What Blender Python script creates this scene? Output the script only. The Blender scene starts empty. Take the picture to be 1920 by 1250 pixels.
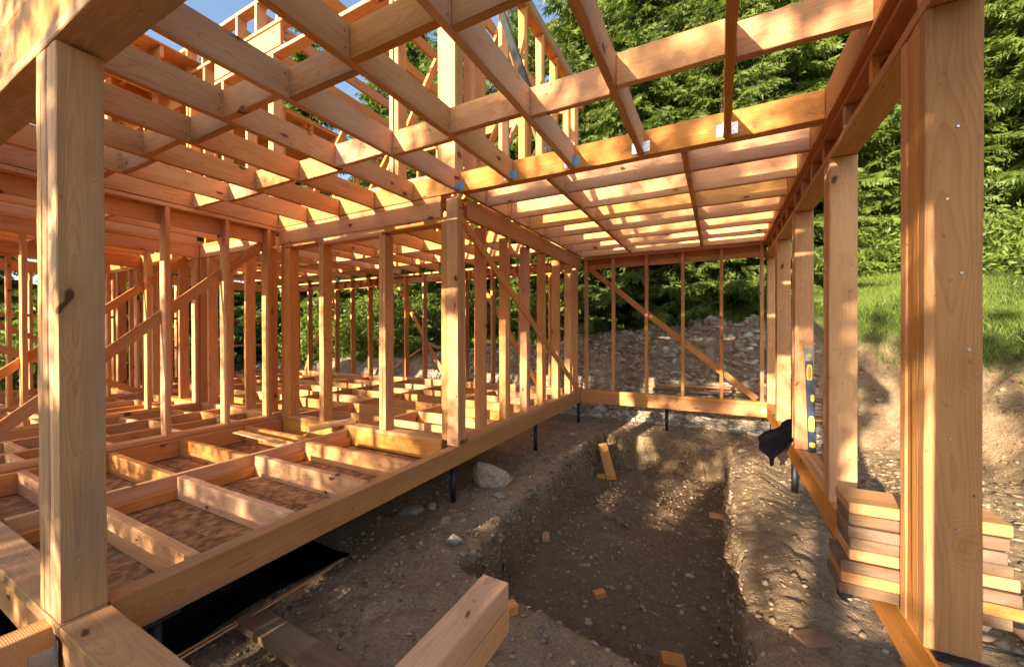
import bpy, math, random
import numpy as np
from mathutils import Vector, Matrix
R = math.radians
random.seed(11)
rng = np.random.default_rng(5)
S = bpy.context.scene
C = S.collection

# ------------------------------------------------------------------ camera
cam_d = bpy.data.cameras.new('camera')
cam = bpy.data.objects.new('camera', cam_d)
C.objects.link(cam)
cam_d.sensor_width = 36.0
cam_d.lens = 36.0 * 739.48 / 1920.0
cam_d.clip_start = 0.02
cam_d.clip_end = 600
YAW, PIT, ROL = 0.4822, -0.0047, -0.0024
cam.matrix_world = (Matrix.Translation((0, 0, 1.2)) @ Matrix.Rotation(YAW, 4, 'Z')
                    @ Matrix.Rotation(math.pi / 2 + PIT, 4, 'X') @ Matrix.Rotation(ROL, 4, 'Z'))
S.camera = cam

# ------------------------------------------------------------------ light
SUN = Vector((0.67, 3.72, -1.0)).normalized()
w = bpy.data.worlds.new('World'); S.world = w; w.use_nodes = True
nt = w.node_tree
sky = nt.nodes.new('ShaderNodeTexSky'); sky.sky_type = 'NISHITA'; sky.sun_disc = False
sky.sun_elevation = R(17); sky.sun_rotation = R(190.2); sky.altitude = 700
sky.air_density = 1.0; sky.dust_density = 2.2; sky.ozone_density = 0.9
bg = nt.nodes['Background']; bg.inputs['Strength'].default_value = 0.12
nt.links.new(sky.outputs[0], bg.inputs[0])
ld = bpy.data.lights.new('sun', 'SUN'); ld.energy = 5.0; ld.angle = R(0.5); ld.color = (1.0, 0.84, 0.64)
lo = bpy.data.objects.new('sun', ld); C.objects.link(lo)
lo.rotation_euler = SUN.to_track_quat('-Z', 'Y').to_euler(); lo.location = (0, -5, 12)
S.view_settings.view_transform = 'Standard'; S.view_settings.look = 'None'
S.view_settings.exposure = 1.62; S.view_settings.gamma = 1.0
S.render.engine = 'CYCLES'
S.cycles.max_bounces = 10; S.cycles.diffuse_bounces = 8; S.cycles.transparent_max_bounces = 4
S.render.resolution_x = 1024; S.render.resolution_y = 666

# ------------------------------------------------------------------ materials
def newmat(name):
    m = bpy.data.materials.new(name); m.use_nodes = True
    t = m.node_tree; b = t.nodes['Principled BSDF']
    return m, t, b
def N(t, typ, **k):
    n = t.nodes.new(typ)
    for a, v in k.items():
        setattr(n, a, v)
    return n
def L(t, a, b): t.links.new(a, b)
def ramp(t, fac, stops, interp='LINEAR'):
    r = N(t, 'ShaderNodeValToRGB'); r.color_ramp.interpolation = interp
    e = r.color_ramp.elements
    while len(e) < len(stops): e.new(0.5)
    for i, (p, c) in enumerate(stops):
        e[i].position = p; e[i].color = (c[0], c[1], c[2], 1) if len(c) == 3 else c
    if fac is not None: L(t, fac, r.inputs[0])
    return r.outputs[0]
def math_(t, op, a, b=None, clamp=False):
    n = N(t, 'ShaderNodeMath', operation=op); n.use_clamp = clamp
    for i, v in enumerate((a, b)):
        if v is None: continue
        if hasattr(v, 'links'): L(t, v, n.inputs[i])
        else: n.inputs[i].default_value = v
    return n.outputs[0]
def mix(t, fac, a, b, mode='MIX'):
    n = N(t, 'ShaderNodeMix', data_type='RGBA', blend_type=mode)
    for i, v in ((0, fac), (6, a), (7, b)):
        if hasattr(v, 'links'): L(t, v, n.inputs[i])
        elif i == 0: n.inputs[0].default_value = v
        else: n.inputs[i].default_value = (v[0], v[1], v[2], 1)
    return n.outputs[2]
def noise(t, vec, scale, detail=3, rough=0.5, dist=0.0):
    n = N(t, 'ShaderNodeTexNoise'); n.inputs['Scale'].default_value = scale
    n.inputs['Detail'].default_value = detail; n.inputs['Roughness'].default_value = rough
    n.inputs['Distortion'].default_value = dist
    if vec is not None: L(t, vec, n.inputs['Vector'])
    return n.outputs[0]
def bump(t, h, strength, dist, nrm=None):
    n = N(t, 'ShaderNodeBump'); n.inputs['Strength'].default_value = strength
    n.inputs['Distance'].default_value = dist; L(t, h, n.inputs['Height'])
    if nrm is not None: L(t, nrm, n.inputs['Normal'])
    return n.outputs[0]
def vmul(t, v, s):
    n = N(t, 'ShaderNodeVectorMath', operation='MULTIPLY'); L(t, v, n.inputs[0]); n.inputs[1].default_value = s
    return n.outputs[0]
def vadd(t, v, u):
    n = N(t, 'ShaderNodeVectorMath', operation='ADD'); L(t, v, n.inputs[0])
    if hasattr(u, 'links'): L(t, u, n.inputs[1])
    else: n.inputs[1].default_value = u
    return n.outputs[0]

def wood(name, light, dark, weather=0.0, grey=(0.30, 0.22, 0.165)):
    m, t, b = newmat(name)
    tc = N(t, 'ShaderNodeTexCoord'); oi = N(t, 'ShaderNodeObjectInfo')
    rnd = oi.outputs['Random']
    off = N(t, 'ShaderNodeCombineXYZ')
    L(t, math_(t, 'MULTIPLY', rnd, 61.0), off.inputs[0]); L(t, math_(t, 'MULTIPLY', rnd, 7.3), off.inputs[1])
    L(t, math_(t, 'MULTIPLY', rnd, 13.1), off.inputs[2])
    P = vadd(t, tc.outputs['Object'], off.outputs[0])
    # knots: run through the thin (local y) direction
    vk = N(t, 'ShaderNodeTexVoronoi'); vk.inputs['Scale'].default_value = 1.0; vk.inputs['Randomness'].default_value = 1.0
    wob = noise(t, P, 9.0, 1); wv = N(t, 'ShaderNodeCombineXYZ')
    L(t, math_(t, 'MULTIPLY', wob, 0.35), wv.inputs[0]); L(t, math_(t, 'MULTIPLY', wob, 0.5), wv.inputs[2])
    L(t, vadd(t, vmul(t, P, (3.4, 0.8, 7.5)), wv.outputs[0]), vk.inputs['Vector'])
    kd = vk.outputs['Distance']
    sep = N(t, 'ShaderNodeSeparateColor'); L(t, vk.outputs['Color'], sep.inputs[0])
    on = math_(t, 'GREATER_THAN', sep.outputs[0], 0.42)
    size = math_(t, 'MULTIPLY', sep.outputs[1], 0.10)
    kin = math_(t, 'SUBTRACT', math_(t, 'ADD', size, 0.07), kd)
    kmask = math_(t, 'MULTIPLY', math_(t, 'MULTIPLY', kin, 22.0, True), on, True)
    halo = math_(t, 'MULTIPLY', math_(t, 'MULTIPLY', math_(t, 'SUBTRACT', 0.42, kd), 2.2, True), on)
    # grain
    lw = noise(t, vmul(t, P, (0.7, 3.0, 3.0)), 1.0, 2)
    s = N(t, 'ShaderNodeSeparateXYZ'); L(t, P, s.inputs[0])
    so = N(t, 'ShaderNodeSeparateXYZ'); L(t, tc.outputs['Object'], so.inputs[0])
    yy = math_(t, 'ADD', so.outputs[1], math_(t, 'SUBTRACT', math_(t, 'MULTIPLY', rnd, 0.3), 0.22))
    zz = math_(t, 'ADD', so.outputs[2], math_(t, 'SUBTRACT', math_(t, 'FRACT', math_(t, 'MULTIPLY', rnd, 7.0)), 0.5)) if False else math_(t, 'ADD', so.outputs[2], 0.02)
    dist = math_(t, 'SQRT', math_(t, 'ADD', math_(t, 'MULTIPLY', yy, yy), math_(t, 'MULTIPLY', zz, zz)))
    dist = math_(t, 'ADD', dist, math_(t, 'MULTIPLY', lw, 0.10))
    dist = math_(t, 'ADD', dist, math_(t, 'MULTIPLY', halo, 0.035))
    ring = math_(t, 'FRACT', math_(t, 'MULTIPLY', dist, 200.0))
    ring = math_(t, 'POWER', ring, 2.2)
    fib = noise(t, vmul(t, P, (3.0, 85.0, 85.0)), 1.0, 5, 0.72)
    big = noise(t, vmul(t, P, (0.9, 5.0, 5.0)), 1.0, 3)
    g = math_(t, 'ADD', math_(t, 'MULTIPLY', ring, 0.27), math_(t, 'MULTIPLY', fib, 0.85))
    g = math_(t, 'ADD', g, math_(t, 'MULTIPLY', math_(t, 'SUBTRACT', big, 0.64), 0.8), True)
    col = ramp(t, g, [(0.15, light), (0.85, dark)])
    hs = N(t, 'ShaderNodeHueSaturation'); L(t, col, hs.inputs['Color'])
    r2 = math_(t, 'FRACT', math_(t, 'MULTIPLY', rnd, 17.7)); r3 = math_(t, 'FRACT', math_(t, 'MULTIPLY', rnd, 41.3))
    L(t, math_(t, 'ADD', 0.489, math_(t, 'MULTIPLY', r2, 0.010)), hs.inputs['Hue'])
    L(t, math_(t, 'ADD', 0.88, math_(t, 'MULTIPLY', r3, 0.22)), hs.inputs['Saturation'])
    L(t, math_(t, 'ADD', 0.86, math_(t, 'MULTIPLY', rnd, 0.24)), hs.inputs['Value'])
    col = hs.outputs[0]
    # weathering, blue stain and dirty smears
    wn = noise(t, vmul(t, P, (1.3, 9.0, 9.0)), 1.0, 4, 0.6)
    wm = ramp(t, wn, [(0.62 - 0.35 * weather, (0, 0, 0)), (0.80 - 0.25 * weather, (1, 1, 1))])
    col = mix(t, math_(t, 'MULTIPLY', wm, 0.25 + 0.6 * weather), col, grey)
    sp = noise(t, P, 26.0, 2)
    spm = ramp(t, sp, [(0.70, (0, 0, 0)), (0.76, (1, 1, 1))])
    col = mix(t, math_(t, 'MULTIPLY', spm, 0.5), col, (0.16, 0.10, 0.06))
    vp = N(t, 'ShaderNodeTexVoronoi'); vp.inputs['Scale'].default_value = 1.0
    L(t, vmul(t, P, (7.0, 2.5, 13.0)), vp.inputs['Vector'])
    sp2 = N(t, 'ShaderNodeSeparateColor'); L(t, vp.outputs['Color'], sp2.inputs[0])
    pin = math_(t, 'MULTIPLY', math_(t, 'MULTIPLY', math_(t, 'SUBTRACT', math_(t, 'ADD', 0.04, math_(t, 'MULTIPLY', sp2.outputs[1], 0.07)), vp.outputs['Distance']), 40.0, True), math_(t, 'GREATER_THAN', sp2.outputs[0], 0.50))
    col = mix(t, math_(t, 'MULTIPLY', pin, 0.9), col, (0.10, 0.045, 0.02))
    kc = ramp(t, math_(t, 'MULTIPLY', kin, 9.0, True), [(0.0, (0.20, 0.085, 0.03)), (0.6, (0.11, 0.045, 0.02))])
    col = mix(t, math_(t, 'MULTIPLY', halo, 0.35), col, (dark[0] * 0.8, dark[1] * 0.7, dark[2] * 0.6))
    col = mix(t, math_(t, 'MULTIPLY', kmask, 0.95), col, kc)
    L(t, col, b.inputs['Base Color'])
    b.inputs['Roughness'].default_value = 0.72; b.inputs['Specular IOR Level'].default_value = 0.25
    saw = N(t, 'ShaderNodeTexWave'); saw.inputs['Scale'].default_value = 42.0; saw.inputs['Distortion'].default_value = 1.4
    saw.inputs['Detail'].default_value = 1.0; L(t, P, saw.inputs['Vector'])
    h = math_(t, 'ADD', math_(t, 'MULTIPLY', fib, 1.0), math_(t, 'MULTIPLY', saw.outputs['Fac'], 0.22))
    h = math_(t, 'ADD', h, math_(t, 'MULTIPLY', ring, 0.3))
    h = math_(t, 'SUBTRACT', h, math_(t, 'MULTIPLY', kmask, 0.5))
    L(t, bump(t, h, 0.55, 0.004), b.inputs['Normal'])
    return m
W_NEW = wood('fresh_spruce', (0.74, 0.395, 0.145), (0.46, 0.188, 0.046), 0.05)
W_PALE = wood('pale_spruce', (0.78, 0.445, 0.19), (0.53, 0.232, 0.070), 0.08)
W_OLD = wood('weathered_spruce', (0.63, 0.355, 0.135), (0.38, 0.18, 0.055), 0.42)
W_RED = wood('reddish_spruce', (0.72, 0.365, 0.125), (0.46, 0.18, 0.045), 0.03)
W_GREY = wood('grey_spruce', (0.24, 0.15, 0.08), (0.11, 0.065, 0.035), 0.6)

W_TAN = wood('tan_spruce', (0.60, 0.325, 0.09), (0.39, 0.17, 0.036), 0.06)

def simple(name, col, rough=0.6, metal=0.0, nscale=0, namp=0.3, bmp=0.0):
    m, t, b = newmat(name)
    b.inputs['Roughness'].default_value = rough; b.inputs['Metallic'].default_value = metal
    tc = N(t, 'ShaderNodeTexCoord')
    n = noise(t, tc.outputs['Object'], nscale or 20.0, 4, 0.6)
    c = ramp(t, n, [(0.25, tuple(x * (1 - namp) for x in col)), (0.75, tuple(min(1, x * (1 + namp)) for x in col))])
    L(t, c, b.inputs['Base Color'])
    if bmp: L(t, bump(t, n, 0.6, bmp), b.inputs['Normal'])
    return m
M_STEEL = simple('galvanised_steel', (0.62, 0.64, 0.66), 0.38, 0.9, 60, 0.18)
M_BLUEST = simple('blue_coated_steel', (0.22, 0.42, 0.62), 0.4, 0.3, 60, 0.25)  # blue base colour for the three leftmost beam hangers
M_PILE = simple('dark_steel_pile', (0.035, 0.04, 0.045), 0.5, 0.6, 14, 0.5, 0.002)
M_BLACK = simple('black_membrane', (0.004, 0.004, 0.004), 0.95, 0, 6, 0.4, 0.02)  # film black, also the painted dark of the void under the left rooms
M_BAR = simple('dark_grey_bar', (0.022, 0.027, 0.028), 0.85, 0.0, 12, 0.25)
M_BLACK.node_tree.nodes['Principled BSDF'].inputs['Specular IOR Level'].default_value = 0.0
M_CABLE = simple('black_rubber', (0.012, 0.012, 0.012), 0.6)
M_STONE = simple('grey_stone', (0.45, 0.36, 0.26), 0.85, 0, 7, 0.45, 0.02)
M_STONE2 = simple('blueish_stone', (0.33, 0.285, 0.225), 0.8, 0, 9, 0.4, 0.02)
M_BLUE = simple('blue_enamel', (0.012, 0.028, 0.07), 0.4, 0.1, 30, 0.15)
M_YEL = simple('yellow_plastic', (0.72, 0.55, 0.06), 0.4, 0, 30, 0.1)
M_GREYP = simple('grey_plastic', (0.25, 0.25, 0.26), 0.5)
M_CLOTH = simple('black_cloth', (0.004, 0.0038, 0.0055), 0.9, 0, 40, 0.5, 0.004)
M_CLOTH.node_tree.nodes['Principled BSDF'].inputs['Specular IOR Level'].default_value = 0.05
M_VIAL = simple('vial_green', (0.5, 0.62, 0.12), 0.2)
M_BARK = simple('spruce_bark', (0.10, 0.07, 0.05), 0.9, 0, 9, 0.5, 0.03)

def leafmat(name, c1, c2, trans=0.35):
    m, t, b = newmat(name)
    at = N(t, 'ShaderNodeAttribute'); at.attribute_name = 'tint'
    oi = N(t, 'ShaderNodeObjectInfo')
    f = math_(t, 'ADD', math_(t, 'MULTIPLY', at.outputs['Fac'], 0.8), math_(t, 'MULTIPLY', oi.outputs['Random'], 0.2))
    col = ramp(t, f, [(0.0, c1), (1.0, c2)])
    out = t.nodes['Material Output']
    d = N(t, 'ShaderNodeBsdfDiffuse'); L(t, col, d.inputs[0])
    tr = N(t, 'ShaderNodeBsdfTranslucent')
    L(t, mix(t, 1.0, col, (1.25, 1.3, 0.55), 'MULTIPLY'), tr.inputs[0])
    gl = N(t, 'ShaderNodeBsdfGlossy'); gl.inputs['Roughness'].default_value = 0.5
    gl.inputs[0].default_value = (0.5, 0.5, 0.45, 1)
    ms = N(t, 'ShaderNodeMixShader'); ms.inputs[0].default_value = trans
    L(t, d.outputs[0], ms.inputs[1]); L(t, tr.outputs[0], ms.inputs[2])
    m2 = N(t, 'ShaderNodeMixShader'); m2.inputs[0].default_value = 0.05
    L(t, ms.outputs[0], m2.inputs[1]); L(t, gl.outputs[0], m2.inputs[2])
    L(t, m2.outputs[0], out.inputs[0]); t.nodes.remove(b)
    return m
M_NEEDLE = leafmat('spruce_needles', (0.026, 0.06, 0.011), (0.18, 0.245, 0.04))
M_LEAF = leafmat('shrub_leaves', (0.06, 0.11, 0.018), (0.24, 0.32, 0.06))
M_GRASS = leafmat('grass_blades', (0.08, 0.14, 0.02), (0.26, 0.33, 0.06), 0.4)

def osbmat():
    m, t, b = newmat('oriented_strand_board')
    tc = N(t, 'ShaderNodeTexCoord'); P = tc.outputs['Object']
    def fl(rot, sc):
        mp = N(t, 'ShaderNodeMapping'); mp.inputs['Rotation'].default_value = (0, 0, rot); mp.inputs['Scale'].default_value = sc
        L(t, P, mp.inputs[0]); v = N(t, 'ShaderNodeTexVoronoi'); v.inputs['Scale'].default_value = 1.0
        L(t, mp.outputs[0], v.inputs['Vector']); s = N(t, 'ShaderNodeSeparateColor'); L(t, v.outputs['Color'], s.inputs[0])
        return s.outputs[0]
    a = fl(0.4, (26, 150, 20)); c = fl(-0.7, (32, 130, 20)); d = fl(1.5, (22, 120, 20))
    f = math_(t, 'ADD', math_(t, 'MULTIPLY', a, 0.4), math_(t, 'ADD', math_(t, 'MULTIPLY', c, 0.35), math_(t, 'MULTIPLY', d, 0.25)))
    big = noise(t, P, 5.0, 4)
    col = ramp(t, f, [(0.2, (0.20, 0.08, 0.025)), (0.45, (0.36, 0.16, 0.052)), (0.68, (0.54, 0.28, 0.105))])
    col = mix(t, ramp(t, big, [(0.35, (0, 0, 0)), (0.7, (0.55, 0.55, 0.55))]), col, (0.12, 0.06, 0.03))
    L(t, col, b.inputs['Base Color']); b.inputs['Roughness'].default_value = 0.8
    L(t, bump(t, f, 0.8, 0.004), b.inputs['Normal'])
    return m
M_OSB = osbmat()

def groundmat():
    m, t, b = newmat('excavated_ground')
    tc = N(t, 'ShaderNodeTexCoord'); P = tc.outputs['Object']
    at = N(t, 'ShaderNodeAttribute'); at.attribute_name = 'zone'
    sz = N(t, 'ShaderNodeSeparateColor'); L(t, at.outputs['Color'], sz.inputs[0])
    grass, stony, damp = sz.outputs[0], sz.outputs[1], sz.outputs[2]
    big = noise(t, P, 1.6, 5, 0.6); mid = noise(t, P, 9.0, 6, 0.65); fin = noise(t, P, 60.0, 5, 0.7)
    base = ramp(t, math_(t, 'ADD', math_(t, 'MULTIPLY', mid, 0.6), math_(t, 'MULTIPLY', big, 0.4)),
                [(0.30, (0.16, 0.10, 0.048)), (0.50, (0.36, 0.24, 0.125)), (0.68, (0.56, 0.42, 0.255))])
    base = mix(t, 0.55, base, ramp(t, fin, [(0.3, (0.12, 0.075, 0.04)), (0.7, (0.50, 0.37, 0.235))]))
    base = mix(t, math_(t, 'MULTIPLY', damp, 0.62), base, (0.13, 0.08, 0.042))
    # pebbles and flakes
    def peb(scale, thr, c0, c1, amt, bw=0.35):
        v = N(t, 'ShaderNodeTexVoronoi'); v.inputs['Scale'].default_value = scale
        L(t, vadd(t, P, vmul(t, N_vec(t, P, 3.0), (0.15, 0.15, 0.15))), v.inputs['Vector'])
        s = N(t, 'ShaderNodeSeparateColor'); L(t, v.outputs['Color'], s.inputs[0])
        keep = math_(t, 'GREATER_THAN', s.outputs[0], thr)
        inn = math_(t, 'MULTIPLY', math_(t, 'SUBTRACT', bw, v.outputs['Distance']), 9.0, True)
        k = math_(t, 'MULTIPLY', keep, inn)
        return math_(t, 'MULTIPLY', k, amt), ramp(t, s.outputs[1], [(0, c0), (1, c1)])
    k1, c1 = peb(16.0, 0.965, (0.20, 0.17, 0.14), (0.34, 0.32, 0.29), 0.8)
    k2, c2 = peb(48.0, 0.93, (0.24, 0.20, 0.16), (0.45, 0.42, 0.37), 0.8)
    base = mix(t, k1, base, c1); base = mix(t, k2, base, c2)
    v3 = N(t, 'ShaderNodeTexVoronoi'); v3.inputs['Scale'].default_value = 9.0; L(t, P, v3.inputs['Vector'])
    s3 = N(t, 'ShaderNodeSeparateColor'); L(t, v3.outputs['Color'], s3.inputs[0])
    rock = ramp(t, s3.outputs[0], [(0, (0.29, 0.235, 0.165)), (0.5, (0.46, 0.39, 0.29)), (1, (0.60, 0.54, 0.44))])
    rock = mix(t, 0.5, rock, base)
    base = mix(t, math_(t, 'MULTIPLY', stony, 0.75), base, rock)
    gr = ramp(t, math_(t, 'ADD', math_(t, 'MULTIPLY', mid, 0.5), math_(t, 'MULTIPLY', big, 0.5)),
              [(0.3, (0.035, 0.055, 0.012)), (0.7, (0.10, 0.135, 0.03))])
    col = mix(t, grass, base, gr)
    L(t, col, b.inputs['Base Color']); b.inputs['Roughness'].default_value = 0.95
    b.inputs['Specular IOR Level'].default_value = 0.1
    h = math_(t, 'ADD', math_(t, 'MULTIPLY', mid, 1.0), math_(t, 'MULTIPLY', fin, 0.35))
    h = math_(t, 'ADD', h, math_(t, 'ADD', math_(t, 'MULTIPLY', k1, 0.5), math_(t, 'MULTIPLY', k2, 0.2)))
    L(t, bump(t, h, 1.0, 0.05), b.inputs['Normal'])
    return m
def N_vec(t, P, sc):
    n = N(t, 'ShaderNodeTexNoise'); n.inputs['Scale'].default_value = sc; n.inputs['Detail'].default_value = 2
    L(t, P, n.inputs['Vector']); return n.outputs['Color']
M_GROUND = groundmat()

# ------------------------------------------------------------------ helpers
def thing(name, label, cat, loc=(0, 0, 0), group=None):
    o = bpy.data.objects.new(name, None); C.objects.link(o); o.location = loc
    o.empty_display_size = 0.1
    o['kind'] = 'thing'; o['label'] = label; o['category'] = cat
    if group: o['group'] = group
    return o
def tag(o, label, cat, group=None):
    o['label'] = label; o['category'] = cat
    if group: o['group'] = group
    return o
_cache = {}
def board_mesh(Ln, a, b, mat, seg=1, rough=0.0, variant=0):
    """length along local x (centred), thin a along y, wide b along z, chamfered edges"""
    key = (round(Ln, 3), round(a, 4), round(b, 4), mat.name, seg, rough, variant)
    if key in _cache: return _cache[key]
    c = min(0.004, a * 0.12)
    ring = [(-a/2 + c, -b/2), (a/2 - c, -b/2), (a/2, -b/2 + c), (a/2, b/2 - c), (a/2 - c, b/2), (-a/2 + c, b/2), (-a/2, b/2 - c), (-a/2, -b/2 + c)]
    vs = []; fs = []
    rr = random.Random(str(key))
    bow = rr.uniform(-1, 1) * rough * 1.5
    for i in range(seg + 1):
        x = -Ln/2 + Ln * i / seg
        bw = bow * (1 - (2 * i / seg - 1) ** 2) if seg > 1 else 0
        for (y, z) in ring:
            j = rough if seg > 1 else 0
            vs.append((x, y + rr.uniform(-j, j), z + bw + rr.uniform(-j, j)))
    for i in range(seg):
        for k in range(8):
            p = i * 8 + k; q = i * 8 + (k + 1) % 8
            fs.append((p, p + 8, q + 8, q))
    # inset end caps
    for e, i in ((-1, 0), (1, seg)):
        base = len(vs)
        for (y, z) in ring:
            vs.append((e * (Ln/2 + c * 0.7), y * (1 - 2 * c / a), z * (1 - 2 * c / b)))
        for k in range(8):
            p = i * 8 + k; q = i * 8 + (k + 1) % 8; P = base + k; Q = base + (k + 1) % 8
            fs.append((p, q, Q, P) if e < 0 else (q, p, P, Q))
        cap = tuple(base + k for k in range(8))
        fs.append(cap if e > 0 else cap[::-1])
    me = bpy.data.meshes.new('timber'); me.from_pydata(vs, [], fs); me.materials.append(mat)
    me.validate(); me.update()
    _cache[key] = me
    return me
def place(name, me, parent, M, label=None):
    o = bpy.data.objects.new(name, me); C.objects.link(o)
    if parent is not None:
        o.parent = parent
        M = Matrix.Translation(-Vector(parent.location)) @ M
    o.matrix_basis = M
    if label: o['label'] = label
    return o
def bx(name, parent, x0, x1, y0, y1, z0, z1, mat=None, axis=None, seg=None, label=None, rough=0.0015, jit=0.0009):
    mat = mat or W_NEW
    d = (x1 - x0, y1 - y0, z1 - z0); c = Vector(((x0 + x1)/2, (y0 + y1)/2, (z0 + z1)/2))
    if axis is None: axis = 'XYZ'[d.index(max(d))]
    i = 'XYZ'.index(axis); Ln = d[i]; o = [k for k in range(3) if k != i]
    thin = min(o, key=lambda k: d[k]); wide = [k for k in o if k != thin][0]
    X = Vector([1.0 if k == i else 0.0 for k in range(3)]); Z = Vector([1.0 if k == wide else 0.0 for k in range(3)])
    Y = Z.cross(X)
    if seg is None: seg = max(1, min(10, int(Ln / 0.35)))
    Ln2 = Ln - 0.0068   # end chamfer caps + tiny gap
    me = board_mesh(Ln2, d[thin] - 0.0012, d[wide] - 0.0012, mat, seg, rough, random.randint(0, 3) if seg > 1 else 0)
    c += Vector([random.uniform(-jit, jit) for _ in range(3)])
    M = Matrix(((X.x, Y.x, Z.x, c.x), (X.y, Y.y, Z.y, c.y), (X.z, Y.z, Z.z, c.z), (0, 0, 0, 1)))
    return place(name, me, parent, M, label)
def beam(name, parent, A, B, a, b, up=(0, 0, 1), mat=None, label=None, seg=None, rough=0.0015):
    """free board from A to B; wide side b as near to `up` as possible"""
    A = Vector(A); B = Vector(B); X = (B - A).normalized(); U = Vector(up)
    Y = U.cross(X).normalized(); Z = X.cross(Y)
    Ln = (B - A).length; c = (A + B)/2
    if seg is None: seg = max(1, min(8, int(Ln / 0.4)))
    me = board_mesh(Ln, a, b, mat or W_NEW, seg, rough)
    M = Matrix(((X.x, Y.x, Z.x, c.x), (X.y, Y.y, Z.y, c.y), (X.z, Y.z, Z.z, c.z), (0, 0, 0, 1)))
    return place(name, me, parent, M, label)
def np_mesh(name, V, F, mat, attrs=None, smooth=False, col=None):
    V = np.asarray(V, dtype=np.float32); F = np.asarray(F, dtype=np.int32)
    k = F.shape[1]
    me = bpy.data.meshes.new(name)
    me.vertices.add(len(V)); me.vertices.foreach_set('co', V.ravel())
    me.loops.add(F.size); me.loops.foreach_set('vertex_index', F.ravel())
    me.polygons.add(len(F))
    me.polygons.foreach_set('loop_start', np.arange(0, F.size, k, dtype=np.int32))
    me.polygons.foreach_set('loop_total', np.full(len(F), k, dtype=np.int32))
    if smooth: me.polygons.foreach_set('use_smooth', np.ones(len(F), dtype=bool))
    me.update(calc_edges=True)
    if attrs:
        for n_, a in attrs.items():
            at = me.attributes.new(n_, 'FLOAT', 'POINT'); at.data.foreach_set('value', np.asarray(a, dtype=np.float32))
    if col is not None:
        at = me.attributes.new('zone', 'FLOAT_COLOR', 'POINT'); at.data.foreach_set('color', np.asarray(col, dtype=np.float32).ravel())
    me.materials.append(mat)
    return me
def cyl_mesh(name, r, h, n, mat, r2=None):
    r2 = r if r2 is None else r2
    vs = []; fs = []
    for (z, q) in ((0, r), (h, r2)):
        for k in range(n): vs.append((q * math.cos(2*math.pi*k/n), q * math.sin(2*math.pi*k/n), z))
    for k in range(n): fs.append((k, (k+1) % n, n + (k+1) % n, n + k))
    fs.append(tuple(range(n))[::-1]); fs.append(tuple(range(n, 2*n)))
    me = bpy.data.meshes.new(name); me.from_pydata(vs, [], fs); me.materials.append(mat)
    for p in me.polygons: p.use_smooth = len(p.vertices) == 4
    return me

# value noise -------------------------------------------------------
_perm = rng.random((256, 256))
def vn(x, y):
    xi = np.floor(x).astype(int); yi = np.floor(y).astype(int); fx = x - xi; fy = y - yi
    fx = fx*fx*(3-2*fx); fy = fy*fy*(3-2*fy)
    g = lambda a, b: _perm[a % 256, b % 256]
    return (g(xi, yi)*(1-fx)*(1-fy) + g(xi+1, yi)*fx*(1-fy) + g(xi, yi+1)*(1-fx)*fy + g(xi+1, yi+1)*fx*fy) * 2 - 1
def fbm(x, y, o=4, s=1.0):
    t = np.zeros_like(np.asarray(x, dtype=float)); a = 1.0
    for i in range(o):
        t = t + a * vn(x * s + 17.3 * i, y * s + 5.1 * i); s *= 2.03; a *= 0.5
    return t
def sstep(x, a, b):
    t = np.clip((x - a) / (b - a), 0, 1); return t*t*(3-2*t)

# ------------------------------------------------------------------ terrain
PL = np.array([(-60, 5.0), (-20, 8.2), (-14, 8.8), (-6, 8.8), (0, 8.2), (1.5, 8.1), (2.4, 7.4), (2.85, 6.2), (3.05, 4.4), (3.3, 2.4), (4.0, -1), (5.0, -6), (6, -40)], float)
PH = np.array([0.3, 0.5, 0.7, 1.25, 2.05, 2.05, 1.7, 1.3, 1.05, 0.9, 0.7, 0.5, 0.3])
def bank(X, Y):
    best = np.full(X.shape, 1e9); sg = np.ones(X.shape); H = np.zeros(X.shape)
    for i in range(len(PL)-1):
        a, b = PL[i], PL[i+1]; d = b - a; L2 = d @ d
        t = np.clip(((X-a[0])*d[0] + (Y-a[1])*d[1]) / L2, 0, 1)
        px = a[0]+t*d[0]; py = a[1]+t*d[1]; q = np.hypot(X-px, Y-py)
        s = d[0]*(Y-a[1]) - d[1]*(X-a[0])      # left of the direction = outside
        m = q < best
        best = np.where(m, q, best); sg = np.where(m, np.sign(s), sg); H = np.where(m, PH[i]*(1-t)+PH[i+1]*t, H)
    return best*sg, H
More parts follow.
